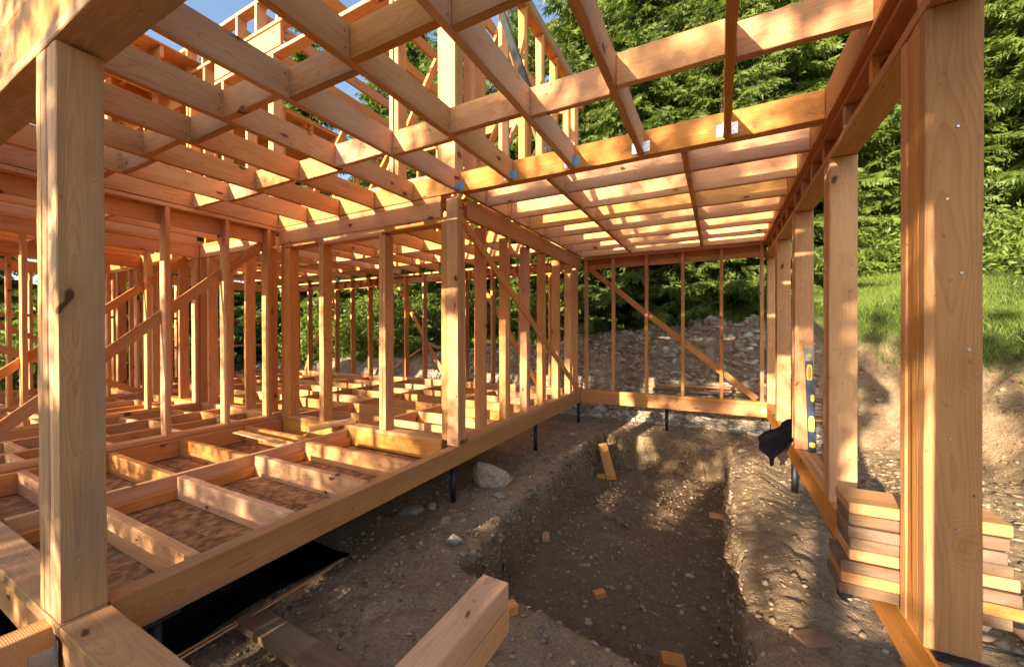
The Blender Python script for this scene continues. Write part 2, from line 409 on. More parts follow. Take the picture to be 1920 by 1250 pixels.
def ground(X, Y):
    s, H = bank(X, Y)
    s2 = s + 0.22*fbm(X, Y, 3, 0.9)
    z = -0.62 + 0.035*fbm(X, Y, 4, 1.1) + 0.012*fbm(X, Y, 3, 7.0)
    wd = 1.25 + 0.6*sstep(X, 0.6, 2.0)
    up = sstep(s2, 0.0, wd)
    z = z + H*up + 0.07*fbm(X+9, Y, 5, 2.6)*sstep(s, -0.3, 0.6) + 0.26*np.maximum(s-1.3, 0)*(1-0.35*sstep(s, 10, 40)) + 0.25*fbm(X, Y, 2, 0.15)*sstep(s, 3, 9)
    z = z + 0.045*fbm(X, Y, 4, 8.0)*up*(1-sstep(s, 1.4, 2.2))
    # pit
    wx = X + 0.055*fbm(X+3, Y, 3, 1.7); wy = Y + 0.06*fbm(X, Y+7, 3, 1.5) + np.where(Y < 4, 0.18*(X+0.45), 0)
    lx = -1.86 - 0.02*(Y-4); 
    m = sstep(wx, lx+0.0, lx+0.12) * (1-sstep(wx, 0.08, 0.19)) * sstep(wy, 2.25, 2.36) * (1-sstep(wy, 6.98, 7.12))
    z = z - 0.54*m + 0.03*fbm(X, Y, 4, 3.0)*m*(1-m)*4
    # soft rounded shoulder right of the pit, little bank at left
    z = z + 0.10*np.exp(-((X-0.42)/0.20)**2)*sstep(Y, 1.2, 2.6)*(1-sstep(Y, 7.0, 7.8))
    z = z + 0.05*np.exp(-((X+2.15)/0.22)**2)*sstep(Y, 2.4, 3.2)*(1-sstep(Y, 6.8, 7.4))
    z = z - 0.06*np.exp(-((X+2.3)/0.5)**2 - ((Y-1.2)/0.8)**2)
    z = z - 0.35*sstep(X, -2.75, -3.1)*0
    return z, s, m
def axis_pts(segs):
    out = []
    for a, b, st in segs: out += list(np.arange(a, b, st))
    out.append(segs[-1][1]); return np.array(out)
gx = axis_pts([(-120, -30, 6), (-30, -12, 0.9), (-12, -4, 0.25), (-4, -2.6, 0.08), (-2.6, 1.2, 0.022), (1.2, 4.2, 0.05), (4.2, 9, 0.2), (9, 30, 0.9), (30, 120, 6)])
gy = axis_pts([(-120, -20, 6), (-20, 0, 0.8), (0, 1.0, 0.1), (1.0, 7.8, 0.026), (7.8, 11.5, 0.05), (11.5, 18, 0.3), (18, 40, 1.0), (40, 160, 6)])
GX, GY = np.meshgrid(gx, gy)
GZ, GS, GM = ground(GX, GY)
near = sstep(GX, -2.8, -2.4)*(1-sstep(GX, 2, 4))*sstep(GY, 0.5, 1.2)*(1-sstep(GY, 10, 12))
st = 0.8 + 0.5*4*GM*(1-GM)
ox = 0.024*st*fbm(GX*1+GZ*4, GY-GZ*2, 4, 6.5)*near; oy = 0.024*st*fbm(GX-GZ*2, GY+GZ*4+40, 4, 6.5)*near
GZ = GZ + 0.010*fbm(GX, GY, 3, 14.0)*near
V = np.stack([GX+ox, GY+oy, GZ], -1).reshape(-1, 3)
nx, ny = len(gx), len(gy)
idx = np.arange(nx*ny).reshape(ny, nx)
F = np.stack([idx[:-1, :-1], idx[:-1, 1:], idx[1:, 1:], idx[1:, :-1]], -1).reshape(-1, 4)
gmask = sstep(GS + 0.25*fbm(GX, GY, 3, 1.3), 1.25, 1.55)
fl = 0.25*sstep(GX, 1.0, 2.0)*(1-gmask)
stony = sstep(GS, -0.2, 0.3)*(1-gmask)*(1-sstep(GX, 0.8, 1.6))
damp = np.clip(GM*0.9 + 0.35*(GX < -2.5), 0, 1)  # darker ground colour in the pit and under the house
zone = np.stack([gmask, stony, damp, np.ones_like(damp)], -1).reshape(-1, 4)
g_me = np_mesh('ground', V, F, M_GROUND, smooth=True, col=zone)
g_o = bpy.data.objects.new('ground', g_me); C.objects.link(g_o); g_o['kind'] = 'structure'
def gz(x, y):
    z, s, m = ground(np.array([[float(x)]]), np.array([[float(y)]])); return float(z[0, 0])
def gz_a(x, y):
    z, s, m = ground(np.atleast_2d(x), np.atleast_2d(y)); return z[0], s[0], m[0]

# ------------------------------------------------------------------ foundation piles
def pile(x, y, label, top=-0.19, r=0.03, group='dark steel piles under the floor frame'):
    zb = gz(x, y) - 0.15
    t = thing('screw_pile', label, 'pile', (x, y, zb), group)
    place('shaft', cyl_mesh('shaft', r, top - zb - 0.012, 16, M_PILE), t, Matrix.Translation((x, y, zb)))
    bx('cap_plate', t, x-0.08, x+0.08, y-0.08, y+0.08, top-0.012, top, M_PILE, seg=1)
    return t
pile(-2.50, 3.42, 'dark steel pile under the house corner beside the big flat rock')
pile(-2.50, 5.55, 'dark steel pile under the middle of the beam along the pit')
pile(-2.48, 7.60, 'dark steel pile under the inner corner where the two sill beams meet')
pile(-0.83, 7.62, 'dark steel pile under the far sill beam behind the pit')
pile(0.77, 5.47, 'greyish steel pile under the right sill near the hanging jacket', r=0.034)
pile(0.77, 3.45, 'steel pile with light rust streaks under the right sill beside the plank stack', r=0.045)
pile(0.77, 7.62, 'steel pile at the far right corner of the pit room')
pile(-2.47, 0.9, 'steel pile under the front left corner post')

# ------------------------------------------------------------------ floor frames
T0 = thing('floor_frame', 'open floor frame of the left deck with rust brown board floor between its joists', 'floor frame', (-3.9, 2.0, -0.2))
bx('rim_joist', T0, -2.455, -2.402, 0.72, 7.54, -0.19, 0.0, W_OLD, seg=20)
bx('rim_joist', T0, -2.512, -2.457, 0.72, 3.36, -0.192, -0.004, W_OLD, seg=10)
bx('joist', T0, -4.10, -4.05, 0.73, 3.36, -0.19, 0.0, W_NEW, seg=8)
bx('joist', T0, -4.045, -3.995, 0.73, 3.36, -0.19, -0.10, W_NEW, seg=8)
bx('joist', T0, -5.42, -5.37, 0.73, 3.36, -0.19, -0.003, W_NEW, seg=8)
for y in (1.09, 1.64, 2.26, 2.79):
    bx('blocking', T0, -3.995 if y > 1 else -3.995, -2.515, y-0.03, y+0.03, -0.19, -0.001, W_PALE, seg=5)
for y in (1.06, 1.63, 2.22, 2.90):
    bx('blocking', T0, -5.365, -4.103, y-0.028, y+0.028, -0.19, -0.002, W_NEW, seg=4)
for i, y in enumerate((0.76, 1.98)):
    bx('osb_panel', T0, -4.045, -2.515, y, y+1.21, -0.206, -0.192, M_OSB, axis='X', seg=1)
    bx('osb_panel', T0, -5.37, -4.05, y, y+1.21, -0.206, -0.192, M_OSB, axis='X', seg=1)

bx('osb_panel', T0, -4.045, -2.515, 3.192, 3.36, -0.206, -0.192, M_OSB, axis='X', seg=1)
bx('osb_panel', T0, -5.37, -4.05, 3.192, 3.36, -0.206, -0.192, M_OSB, axis='X', seg=1)
T1 = thing('floor_frame', 'inner floor frame of many small joist bays behind the stud walls', 'floor frame', (-7, 5.5, -0.2))
for x in (-4.07, -5.50, -6.9, -8.3, -9.7, -11.1):
    bx('joist', T1, x-0.028, x+0.028, 3.53, 7.53, -0.19, 0.0, W_NEW, seg=8)
xs = [-12.35, -11.1, -9.7, -8.3, -6.9, -5.50, -4.07, -2.515]
for i in range(len(xs)-1):
    for k in range(6):
        y = 4.06 + 0.585*k + (0.05 if i % 2 else 0.0) + random.uniform(-0.02, 0.02)
        bx('blocking', T1, xs[i]+0.03, xs[i+1]-0.03, y-0.025, y+0.025, -0.19, -0.001 - random.random()*0.006, random.choice((W_NEW, W_PALE, W_NEW)), seg=3)
for x0, x1 in ((-4.03, -2.53), (-5.46, -4.11)):
    bx('osb_panel', T1, x0, x1, 3.55, 5.4, -0.206, -0.192, M_OSB, axis='X', seg=1)

T2 = thing('floor_frame', 'floor frame of the dark left rooms with the painted dark void showing between the joists', 'floor frame', (-9, 2, -0.2))
for x in (-6.3, -7.0, -8.5, -9.3, -10.5, -11.6):
    bx('joist', T2, x-0.028, x+0.028, 0.73, 3.36, -0.19, -0.002, W_NEW, seg=6)
xs = [-12.35, -11.6, -10.5, -9.3, -8.5, -7.0, -6.3, -5.6]
for i in range(len(xs)-1):
    for k in range(4):
        y = 1.15 + 0.62*k + (0.12 if i % 2 else 0)
        bx('blocking', T2, xs[i]+0.03, xs[i+1]-0.03, y-0.027, y+0.027, -0.19, -0.001 - random.random()*0.006, random.choice((W_NEW, W_PALE)), seg=3)

# black film below the deck; under the left rooms it paints the unlit void
bm = thing('ground_film', 'black film under the left deck, standing in for the dark void under the left rooms', 'film', (-5, 2, -0.6))
n1, n2 = 60, 60
fx = np.linspace(-12.6, -2.62, n1); fy = np.linspace(-1.0, 8.0, n2)
FX, FY = np.meshgrid(fx, fy)
FX = FX + np.where(FX > -2.7, 0.10*np.sin(FY*3.1) - 0.06*(FY > 1.9), 0)
fz, _, _ = ground(FX, FY)
fz = fz + 0.05 + 0.03*np.abs(fbm(FX, FY, 2, 0.8))
Vf = np.stack([FX, FY, fz], -1).reshape(-1, 3); Vf = np.concatenate([Vf, Vf - (0, 0, 0.006)])
ii = np.arange(n1*n2).reshape(n2, n1)
Ff = np.stack([ii[:-1, :-1], ii[:-1, 1:], ii[1:, 1:], ii[1:, :-1]], -1).reshape(-1, 4)
cx_, cy_ = FX.ravel()[Ff].mean(1), FY.ravel()[Ff].mean(1)
Ff = Ff[(cy_ < 2.2) | (cx_ < -5.6)]
Ff = np.concatenate([Ff, Ff[:, ::-1] + n1*n2])
place('sheet', np_mesh('sheet', Vf, Ff, M_BLACK, smooth=True), bm, Matrix.Identity(4))
for k, (y0, y1, xx) in enumerate(((0.95, 2.1, -2.60), (1.0, 1.95, -2.565))):
    beam('edge_batten', bm, (xx-0.05, y0, gz(xx, y0)+0.065), (xx+0.03, y1, gz(xx, y1)+0.075+0.01*k), 0.012, 0.008, mat=W_PALE)

# ------------------------------------------------------------------ sills and rims
F0 = thing('front_sill', 'weathered front sill plate lying on its rim board under the left post', 'sill', (-7, 0.64, -0.2))
bx('sill_plate', F0, -12.5, -2.385, 0.56, 0.715, -0.05, 0.0, W_OLD, seg=40)
bx('sill_plate', F0, -2.380, 0.69, 0.56, 0.718, -0.052, 0.0, W_OLD, seg=12)
bx('rim_board', F0, -12.5, -2.40, 0.585, 0.64, -0.26, -0.052, W_NEW, seg=20)
bx('rim_board', F0, -2.398, 0.69, 0.575, 0.63, -0.26, -0.054, W_NEW, seg=12)
bx('rim_board', F0, -12.5, -2.52, 0.645, 0.70, -0.26, -0.052, W_NEW, seg=20)
FJ = thing('short_joist', 'orange joist running from the front sill towards the camera below the left post', 'joist', (-2.51, 0.2, -0.1))
bx('joist', FJ, -2.565, -2.462, -1.4, 0.572, -0.22, -0.02, W_RED, seg=8)
def hanger(parent, x0, x1, y, z0, h=0.10, mat=None, holes=True, fl=0.045, name='joist_hanger'):
    """U shaped strap on the -Y side of plane y, flanges left and right"""
    vs = []; fs = []
    def q(a, b, c0, c1, e0, e1):
        n = len(vs)
        for z in (e0, e1):
            for (x, yy) in ((a, c0), (b, c0), (b, c1), (a, c1)): vs.append((x, yy, z))
        for f in ((0, 3, 2, 1), (4, 5, 6, 7), (0, 1, 5, 4), (1, 2, 6, 5), (2, 3, 7, 6), (3, 0, 4, 7)): fs.append(tuple(n + i for i in f))
    q(x0-fl, x0-0.002, y-0.003, y-0.001, z0, z0+h); q(x1+0.002, x1+fl, y-0.003, y-0.001, z0, z0+h)
    q(x0-0.0035, x0-0.0015, y-0.075, y-0.003, z0, z0+h*0.8); q(x1+0.0015, x1+0.0035, y-0.075, y-0.003, z0, z0+h*0.8)
    q(x0-0.0035, x1+0.0035, y-0.075, y-0.003, z0-0.004, z0-0.002)
    me = bpy.data.meshes.new(name); me.from_pydata(vs, [], fs); me.materials.append(mat or M_STEEL)
    o = place(name, me, parent, Matrix.Identity(4))
    vs2 = []; fs2 = []
    for (cx, cz) in [(x0-fl*0.55, z0+h*k) for k in (.2, .5, .8)] + [(x1+fl*0.4, z0+h*.25), (x1+fl*0.75, z0+h*.45), (x1+fl*0.4, z0+h*.75), (x1+fl*0.75, z0+h*.85)]:
        n = len(vs2)
        for k in range(6): vs2.append((cx+0.004*math.cos(k*math.pi/3), y-0.0038, cz+0.004*math.sin(k*math.pi/3)))
        fs2.append(tuple(range(n, n+6)))
    me2 = bpy.data.meshes.new('nail_holes'); me2.from_pydata(vs2, [], fs2); me2.materials.append(M_PILE)
    h2 = bpy.data.objects.new('nail_holes', me2); C.objects.link(h2); h2.parent = o; h2['kind'] = 'stuff'
    return o
hanger(FJ, -2.565, -2.462, 0.572, -0.21, h=0.13, fl=0.03)

# ------------------------------------------------------------------ multi-ply posts
def screw(parent, M):
    place('screw_head', cyl_mesh('screw_head', 0.006, 0.003, 10, M_STEEL, 0.004), parent, M)
def post(label, x0, x1, y0, y1, z0, z1, plies, axis, mats, loc=None, screws=(), group='built-up timber posts'):
    """plies stacked along `axis`"""
    t = thing('built_up_post', label, 'post', loc or ((x0+x1)/2, (y0+y1)/2, z0), group)
    n = plies
    for k in range(n):
        e = 0.0015*((k*7) % 3)
        if axis == 'Y':
            a = y0+(y1-y0)*k/n; b = y0+(y1-y0)*(k+1)/n
            bx('plank', t, x0+e, x1-e*0.5, a+0.0007, b-0.0007, z0, z1 - 0.002*k, mats[k % len(mats)], axis='Z', seg=10)
        else:
            a = x0+(x1-x0)*k/n; b = x0+(x1-x0)*(k+1)/n
            bx('plank', t, a+0.0007, b-0.0007, y0+e, y1-e, z0, z1 - 0.002*k, mats[k % len(mats)], axis='Z', seg=10)
    for (s, p) in screws:
        if s == '-Y': M = Matrix.Translation((p[0], y0-0.0005, p[1])) @ Matrix.Rotation(math.pi/2, 4, 'X')
        else: M = Matrix.Translation((x1+0.0005, p[0], p[1])) @ Matrix.Rotation(math.pi/2, 4, 'Y')
        screw(t, M)
    return t
post('thick weathered front left post of glued planks standing on the corner sill', -2.634, -2.396, 0.566, 0.712, 0.001, 2.405, 4, 'X', [W_OLD, W_OLD, W_PALE, W_OLD],
     screws=[('X', (0.625, 0.24)), ('X', (0.627, 0.69)), ('X', (0.68, 1.86)), ('X', (0.60, 0.8))])
P4s = [('-Y', (0.775, 1.945)), ('-Y', (0.747, 1.685)), ('-Y', (0.785, 1.41)), ('-Y', (0.805, 1.13)), ('-Y', (0.757, 0.80)), ('-Y', (0.78, 0.47))]
post('nearest right post, pale wide face with bright screw heads and dark gaps on its side', 0.69, 0.845, 2.036, 2.268, 0.001, 2.405, 4, 'Y', [W_TAN, W_NEW, W_RED, W_NEW], screws=P4s)
post('second right post just behind the plank stack', 0.69, 0.845, 3.486, 3.668, 0.001, 2.405, 4, 'Y', [W_PALE, W_NEW, W_NEW, W_PALE], screws=[('-Y', (0.76, 1.27)), ('-Y', (0.77, 0.5))])
post('third right post with the blue spirit level leaning on it', 0.69, 0.845, 4.90, 5.08, 0.001, 2.405, 4, 'Y', [W_PALE, W_NEW, W_NEW, W_PALE])
post('fourth right post rising above the dark jacket', 0.69, 0.845, 6.30, 6.48, 0.001, 2.405, 4, 'Y', [W_PALE, W_NEW])
post('farthest right post at the corner of the back stud wall', 0.71, 0.845, 7.70, 7.85, 0.001, 2.405, 3, 'Y', [W_PALE, W_NEW])
post('front right corner post beside the camera', 0.478, 0.635, 0.566, 0.745, 0.001, 2.405, 4, 'Y', [W_PALE, W_NEW])

# right sill beam
RS = thing('sill_beam', 'long right sill beam carrying the row of posts beside the pit', 'beam', (0.77, 4, -0.2))
bx('beam_ply', RS, 0.69, 0.742, 0.72, 7.70, -0.20, -0.001, W_RED, seg=16)
bx('beam_ply', RS, 0.744, 0.794, 0.72, 7.70, -0.20, -0.003, W_NEW, seg=16)
bx('beam_ply', RS, 0.796, 0.846, 0.72, 7.70, -0.20, -0.002, W_NEW, seg=16)
# right upper ladder beam
RB = thing('ladder_beam', 'open box beam with short uprights running over the right row of posts', 'beam', (0.77, 4, 2.41))
bx('bottom_plate', RB, 0.69, 0.845, -0.5, 7.90, 2.410, 2.458, W_NEW, seg=22)
bx('top_plate', RB, 0.69, 0.845, -0.5, 7.90, 2.60, 2.648, W_NEW, seg=22)
bx('side_board', RB, 0.800, 0.843, -0.5, 7.90, 2.460, 2.598, W_RED, seg=10)
for y in (0.9, 1.5, 2.10, 2.66, 3.15, 3.70, 4.12, 4.55, 4.92, 5.5, 5.9, 6.35, 6.9, 7.4):
    bx('cripple', RB, 0.692, 0.798, y-0.024, y+0.024, 2.460, 2.598, W_NEW, axis='Z', seg=1)
bx('rim_board', RB, 0.645, 0.688, 0.74, 7.60, 2.625, 2.850, W_RED, seg=16)

# front header (big, over the left post, overhead of the camera)
FH = thing('front_header', 'heavy front header over the left post with its dark underside showing', 'header beam', (-3, 0.65, 2.41))
bx('bottom_plate', FH, -12.5, 0.69, 0.565, 0.735, 2.41, 2.465, W_OLD, seg=40)
bx('header_board', FH, -12.5, 0.69, 0.572, 0.622, 2.467, 2.70, W_OLD, seg=30)
bx('header_board', FH, -12.5, 0.69, 0.678, 0.728, 2.467, 2.648, W_NEW, seg=30)
bx('header_board', FH, -12.5, 0.69, 0.568, 0.620, 2.703, 2.90, W_OLD, seg=30)
bx('header_board', FH, -12.5, 0.69, 0.575, 0.625, 2.903, 3.12, W_OLD, seg=30)

# ------------------------------------------------------------------ veranda ceiling
JX = [-5.487, -4.86, -4.235, -3.63, -3.04, -2.42, -1.80, -1.18, -0.59, 0.032]
VC = thing('ceiling_frame', 'overhead joists running from above the camera to the beam with metal hangers', 'ceiling frame', (-1.2, 2, 2.65))
for i, x in enumerate(JX):
    bx('joist', VC, x, x+0.05, 0.625, 3.366, 2.652, 2.850, (W_NEW, W_PALE, W_NEW)[i % 3], seg=14, rough=0.003)
allx = JX + [0.645]
for i in range(len(allx)-1):
    a = allx[i]+0.051; b = allx[i+1]-0.001
    if i >= 3 or True:
        y = 2.42 + (0.03 if i % 2 else -0.03)
        bx('blocking', VC, a, b, y-0.025, y+0.025, 2.654, 2.848, (W_PALE, W_NEW)[i % 2], seg=2)
        y = 1.53 + (0.035 if i % 2 else -0.03)
        if i < 9: bx('blocking', VC, a, b, y-0.025, y+0.025, 2.654, 2.848, (W_NEW, W_OLD)[i % 2], seg=2)
bx('end_beam', VC, -2.395, 0.643, 3.370, 3.423, 2.640, 2.845, W_NEW, seg=14, rough=0.003)
bx('end_beam', VC, -2.34, 0.643, 3.425, 3.478, 2.642, 2.843, W_NEW, seg=12)
bx('end_beam', VC, -5.43, -2.40, 3.370, 3.423, 2.652, 2.848, W_NEW, seg=12)
for i, x in enumerate(JX[5:]):
    hanger(VC, x, x+0.05, 3.369, 2.665, h=0.085, mat=M_BLUEST if i < 3 else M_STEEL)

def nails(parent, pts, r=0.0055):
    vs = []; fs = []
    for (p, ax) in pts:
        n = len(vs)
        for k in range(7):
            a = k*6.2832/7; c, d = r*math.cos(a), r*math.sin(a)
            vs.append((p[0], p[1]+c, p[2]+d) if ax == 'X' else (p[0]+c, p[1], p[2]+d))
        fs.append(tuple(range(n, n+7)) if ax == 'X' else tuple(range(n, n+7))[::-1])
    me = bpy.data.meshes.new('nail_heads'); me.from_pydata(vs, [], fs); me.materials.append(M_PILE)
    o = place('nail_heads', me, parent, Matrix.Identity(4)); o['kind'] = 'stuff'; return o
rj = lambda a: random.uniform(-a, a)
pts = []
for i, x in enumerate(JX):
    for y in (2.42 + (0.03 if i % 2 else -0.03), 1.53 + (0.035 if i % 2 else -0.03)):
        for z in (2.70, 2.80): pts.append(((x+0.0512, y-0.05+rj(0.008), z+rj(0.012)), 'X'))
    for z in (2.70, 2.80): pts.append(((x+0.0512, 3.31+rj(0.01), z+rj(0.012)), 'X'))
for i in range(14):
    x = -2.2+0.2*i; pts.append(((x+rj(0.05), 3.3688, 2.68+0.12*(i % 2)+rj(0.01)), 'Y'))
nails(VC, pts)
# pit-room ceiling
PC = thing('ceiling_frame', 'closely spaced joists over the pit crossing from the middle wall to the right posts', 'ceiling frame', (-0.8, 5.5, 2.65))
JY = [3.87, 4.45, 5.03, 5.60, 6.21, 6.82, 7.38]
for i, y in enumerate(JY):
    bx('joist', PC, -2.345, 0.643, y, y+0.045, 2.632, 2.845, (W_PALE, W_PALE, W_NEW, W_PALE, W_PALE, W_RED, W_PALE)[i], seg=9, rough=0.003)
yy = [3.48] + JY
for i in range(len(yy)-1):
    a = yy[i] + (0.001 if i == 0 else 0.046); b = yy[i+1]-0.001
    bx('blocking', PC, -1.45, -1.40, a, b, 2.634, 2.843, W_NEW, axis='Y', seg=1)
    bx('blocking', PC, -0.27, -0.22, a, b, 2.634, 2.843, W_NEW, axis='Y', seg=1)
bx('rim_board', PC, -2.398, -2.348, 3.48, 7.54, 2.65, 2.845, W_PALE, seg=10)
bx('rim_board', PC, -2.345, 0.643, 7.545, 7.595, 2.65, 2.845, W_PALE, seg=8)

# inner ceilings behind the corridor wall and over the left rooms
IC = thing('ceiling_frame', 'glowing orange ceiling joists over the inner rooms seen between the studs', 'ceiling frame', (-6, 5.5, 2.65))
x = -12.0; k = 0
while x < -2.9:
    bx('joist', IC, x, x+0.05, 3.53, 7.53, 2.652, 2.85, (W_NEW, W_RED, W_PALE)[k % 3], seg=6); x += 0.605; k += 1
    for y in (4.4, 5.55, 6.6):
        bx('blocking', IC, x-0.554, x-0.001, y-0.025+0.03*(k % 2), y+0.025+0.03*(k % 2), 2.654, 2.848, W_NEW, seg=1)
IC2 = thing('ceiling_frame', 'orange ceiling joists over the far left rooms behind the weathered post', 'ceiling frame', (-9, 2, 2.65))
x = -12.0; k = 0
while x < -5.7:
    bx('joist', IC2, x, x+0.05, 0.74, 3.36, 2.652, 2.85, (W_NEW, W_RED)[k % 2], seg=5); x += 0.62; k += 1
    if x < -5.6:
        bx('blocking', IC2, x-0.569, x-0.001, 2.0+0.03*(k % 2), 2.05+0.03*(k % 2), 2.654, 2.848, W_NEW, seg=1)

# ------------------------------------------------------------------ stud walls
def wall_y(label, x0, x1, ys, y0, y1, mats=(W_NEW,), t=0.045, ztop=2.60, ledger=True, brace=None, zb=0.05, rim=True, group=None):
    """wall running along Y between y0..y1, thickness x0..x1; studs at ys"""
    T = thing('stud_wall', label, 'wall frame', ((x0+x1)/2, (y0+y1)/2, 0), group)
    if rim: bx('rim_joist', T, x1-0.055, x1, y0, y1, -0.19, -0.001, W_NEW, seg=8); bx('rim_joist', T, x0, x0+0.05, y0, y1, -0.19, -0.003, W_NEW, seg=8)
    bx('bottom_plate', T, x0, x1, y0, y1, 0.001, zb, mats[0], seg=max(2, int((y1-y0)*2)))
    bx('top_plate', T, x0, x1, y0, y1, ztop, ztop+0.046, mats[0], seg=max(2, int((y1-y0)*2)))
    if ledger:
        bx('ledger', T, x1-0.045, x1, y0, y1, 2.42, ztop-0.002, mats[0], seg=6)
    zs = 2.418 if ledger else ztop-0.002
    for i, y in enumerate(ys):
        bx('stud', T, x0+0.002*(i % 2), x1-0.001, y, y+t, zb, zs, mats[i % len(mats)], axis='Z', seg=6, rough=0.003)
    return T
def wall_x(label, y0, y1, xs, x0, x1, mats=(W_NEW,), t=0.045, ztop=2.60, ledger='-', zb=0.05, rim=True, hdr=2.42, rimz=-0.19, group=None):
    T = thing('stud_wall', label, 'wall frame', ((x0+x1)/2, (y0+y1)/2, 0), group)
    if rim:
        bx('rim_joist', T, x0, x1, y0, y0+0.05, rimz, -0.001, mats[0], seg=8)
        bx('rim_joist', T, x0, x1, y1-0.05, y1, rimz, -0.003, mats[0], seg=8)
    bx('bottom_plate', T, x0, x1, y0, y1, 0.001, zb, mats[0], seg=max(2, int((x1-x0)*2)))
    bx('top_plate', T, x0, x1, y0, y1, ztop, ztop+0.046, mats[0], seg=max(2, int((x1-x0)*2)))
    if ledger == '-': bx('ledger', T, x0, x1, y0+0.001, y0+0.05, hdr, ztop-0.002, mats[0], seg=6)
    if ledger == '+': bx('ledger', T, x0, x1, y1-0.045, y1, hdr, ztop-0.002, mats[0], seg=6)
    zs = hdr-0.002 if ledger == '-' else ztop-0.002
    yb = y1-0.047 if ledger == '+' else y1-0.001
    for i, x in enumerate(xs):
        bx('stud', T, x, x+t, y0+0.001, yb, zb, zs, mats[i % len(mats)], axis='Z', seg=6, rough=0.003)
    return T
# middle wall along the pit
MW = wall_y('long stud wall beside the pit with a diagonal brace let into its studs', -2.55, -2.402,
            [3.915, 4.50, 5.115, 5.70, 6.34, 6.97, 7.30], 3.56, 7.54, (W_NEW, W_PALE, W_NEW), rim=False)
beam('diagonal_brace', MW, (-2.410, 3.44, 2.395), (-2.410, 7.40, 0.055), 0.022, 0.10, up=(0, 0, 1), mat=W_NEW)
bx('rim_joist', MW, -2.552, -2.515, 3.56, 7.54, -0.19, -0.002, W_NEW, seg=6)
# corner post
CP = thing('corner_post', 'tall pale corner post where the deck wall meets the wall beside the pit', 'post', (-2.5, 3.45, 0))
bx('plank', CP, -2.545, -2.402, 3.370, 3.418, 0.001, 2.60, W_PALE, axis='Z', seg=12)
bx('plank', CP, -2.540, -2.404, 3.420, 3.468, 0.051, 2.60, W_NEW, axis='Z', seg=8)
bx('plank', CP, -2.538, -2.402, 3.470, 3.515, 0.051, 2.42, W_NEW, axis='Z', seg=8)
bx('plank', CP, -2.618, -2.548, 3.376, 3.52, 0.051, 2.42, W_PALE, axis='Z', seg=10)
pts = []
for y in (3.44, 3.93, 4.52, 5.14, 5.72, 6.36, 6.99, 7.32):
    for z in (2.46, 2.55, -0.05, -0.14): pts.append(((-2.4008, y+rj(0.01), z+rj(0.01)), 'X'))
nails(MW, pts)
# far wall
FWx = [-2.34, -1.806, -1.199, -0.586, 0.018, 0.60]
FW = wall_x('thin stud wall behind the pit with one diagonal brace', 7.545, 7.69, FWx, -2.40, 0.70, (W_NEW,), t=0.052, ledger='+', rimz=-0.20)
beam('diagonal_brace', FW, (-2.26, 7.655, 2.43), (0.56, 7.655, 0.075), 0.03, 0.10, mat=W_RED)
# corridor wall on the deck
CWx = [-5.40, -4.60, -3.53]
CW = wall_x('deck stud wall left of the corner post with a broad header', 3.375, 3.52, CWx, -5.43, -2.62, (W_NEW,), t=0.052, rim=True)
nails(CW, [((x+rj(0.01), 3.3738, z+rj(0.01)), 'Y') for x in (-5.38, -5.30, -5.0, -4.58, -4.2, -3.8, -3.5, -3.1, -2.8) for z in (2.46, 2.56)])
bx('header_board', CW, -5.33, -4.605, 3.38, 3.515, 2.36, 2.418, W_NEW, axis='X', seg=3)
bx('header_board', CW, -4.545, -3.535, 3.38, 3.515, 2.33, 2.418, W_NEW, axis='X', seg=3)
bx('header_board', CW, -3.475, -2.62, 3.38, 3.515, 2.35, 2.418, W_NEW, axis='X', seg=3)
bx('stud', CW, -5.345, -5.20, 3.38, 3.515, 0.05, 2.355, W_NEW, axis='Z', seg=8)
for x, w_ in ((-4.545, 0.03), (-3.475, 0.045)):
    bx('stud', CW, x, x+w_, 3.377, 3.515, 0.05, 2.33, W_PALE, axis='Z', seg=8)
# inner header line at Y1, left
CW2 = wall_x('red lit inner partition with posts left of the deck wall', 3.375, 3.52, [-7.60, -7.35, -6.9, -6.3, -5.75], -7.60, -5.60, (W_RED, W_NEW), t=0.05)
CW3 = wall_x('farther red lit partition at the left edge behind the weathered post', 3.375, 3.52, [-9.72, -9.3, -8.9, -8.3, -7.8], -12.4, -7.62, (W_RED, W_NEW), t=0.05)
bx('stud', CW3, -12.3, -12.25, 3.38, 3.515, 0.05, 2.418, W_RED, axis='Z'); bx('stud', CW3, -11.6, -11.55, 3.38, 3.515, 0.05, 2.418, W_RED, axis='Z'); bx('stud', CW3, -10.9, -10.80, 3.38, 3.515, 0.05, 2.418, W_RED, axis='Z'); bx('stud', CW3, -10.3, -10.25, 3.38, 3.515, 0.05, 2.418, W_RED, axis='Z')
# Y walls of the left rooms
L1 = wall_y('nearest left partition running back to the deck wall with a rising brace', -5.58, -5.432, [0.76, 1.5, 2.10, 2.70, 3.22], 0.74, 3.37, (W_NEW,), ztop=2.60, ledger=False)
bx('ledger', L1, -5.578, -5.54, 0.76, 3.36, 2.42, 2.598, W_NEW, seg=6)
beam('diagonal_brace', L1, (-5.565, 0.80, 0.20), (-5.565, 3.22, 2.40), 0.025, 0.11, mat=W_NEW)
L2 = wall_y('second left partition seen through the nearest one with its own rising brace', -7.70, -7.56, [0.8, 1.50, 2.10, 2.70, 3.31], 0.74, 3.37, (W_NEW, W_PALE), ledger=True)
beam('diagonal_brace', L2, (-7.685, 0.80, 0.20), (-7.685, 3.25, 2.40), 0.025, 0.10, mat=W_NEW)
L3 = wall_y('third left partition with a falling brace deep in the red shade', -9.85, -9.70, [0.8, 1.4, 1.78, 2.40, 2.9, 3.31], 0.74, 3.37, (W_RED, W_NEW), ledger=True)
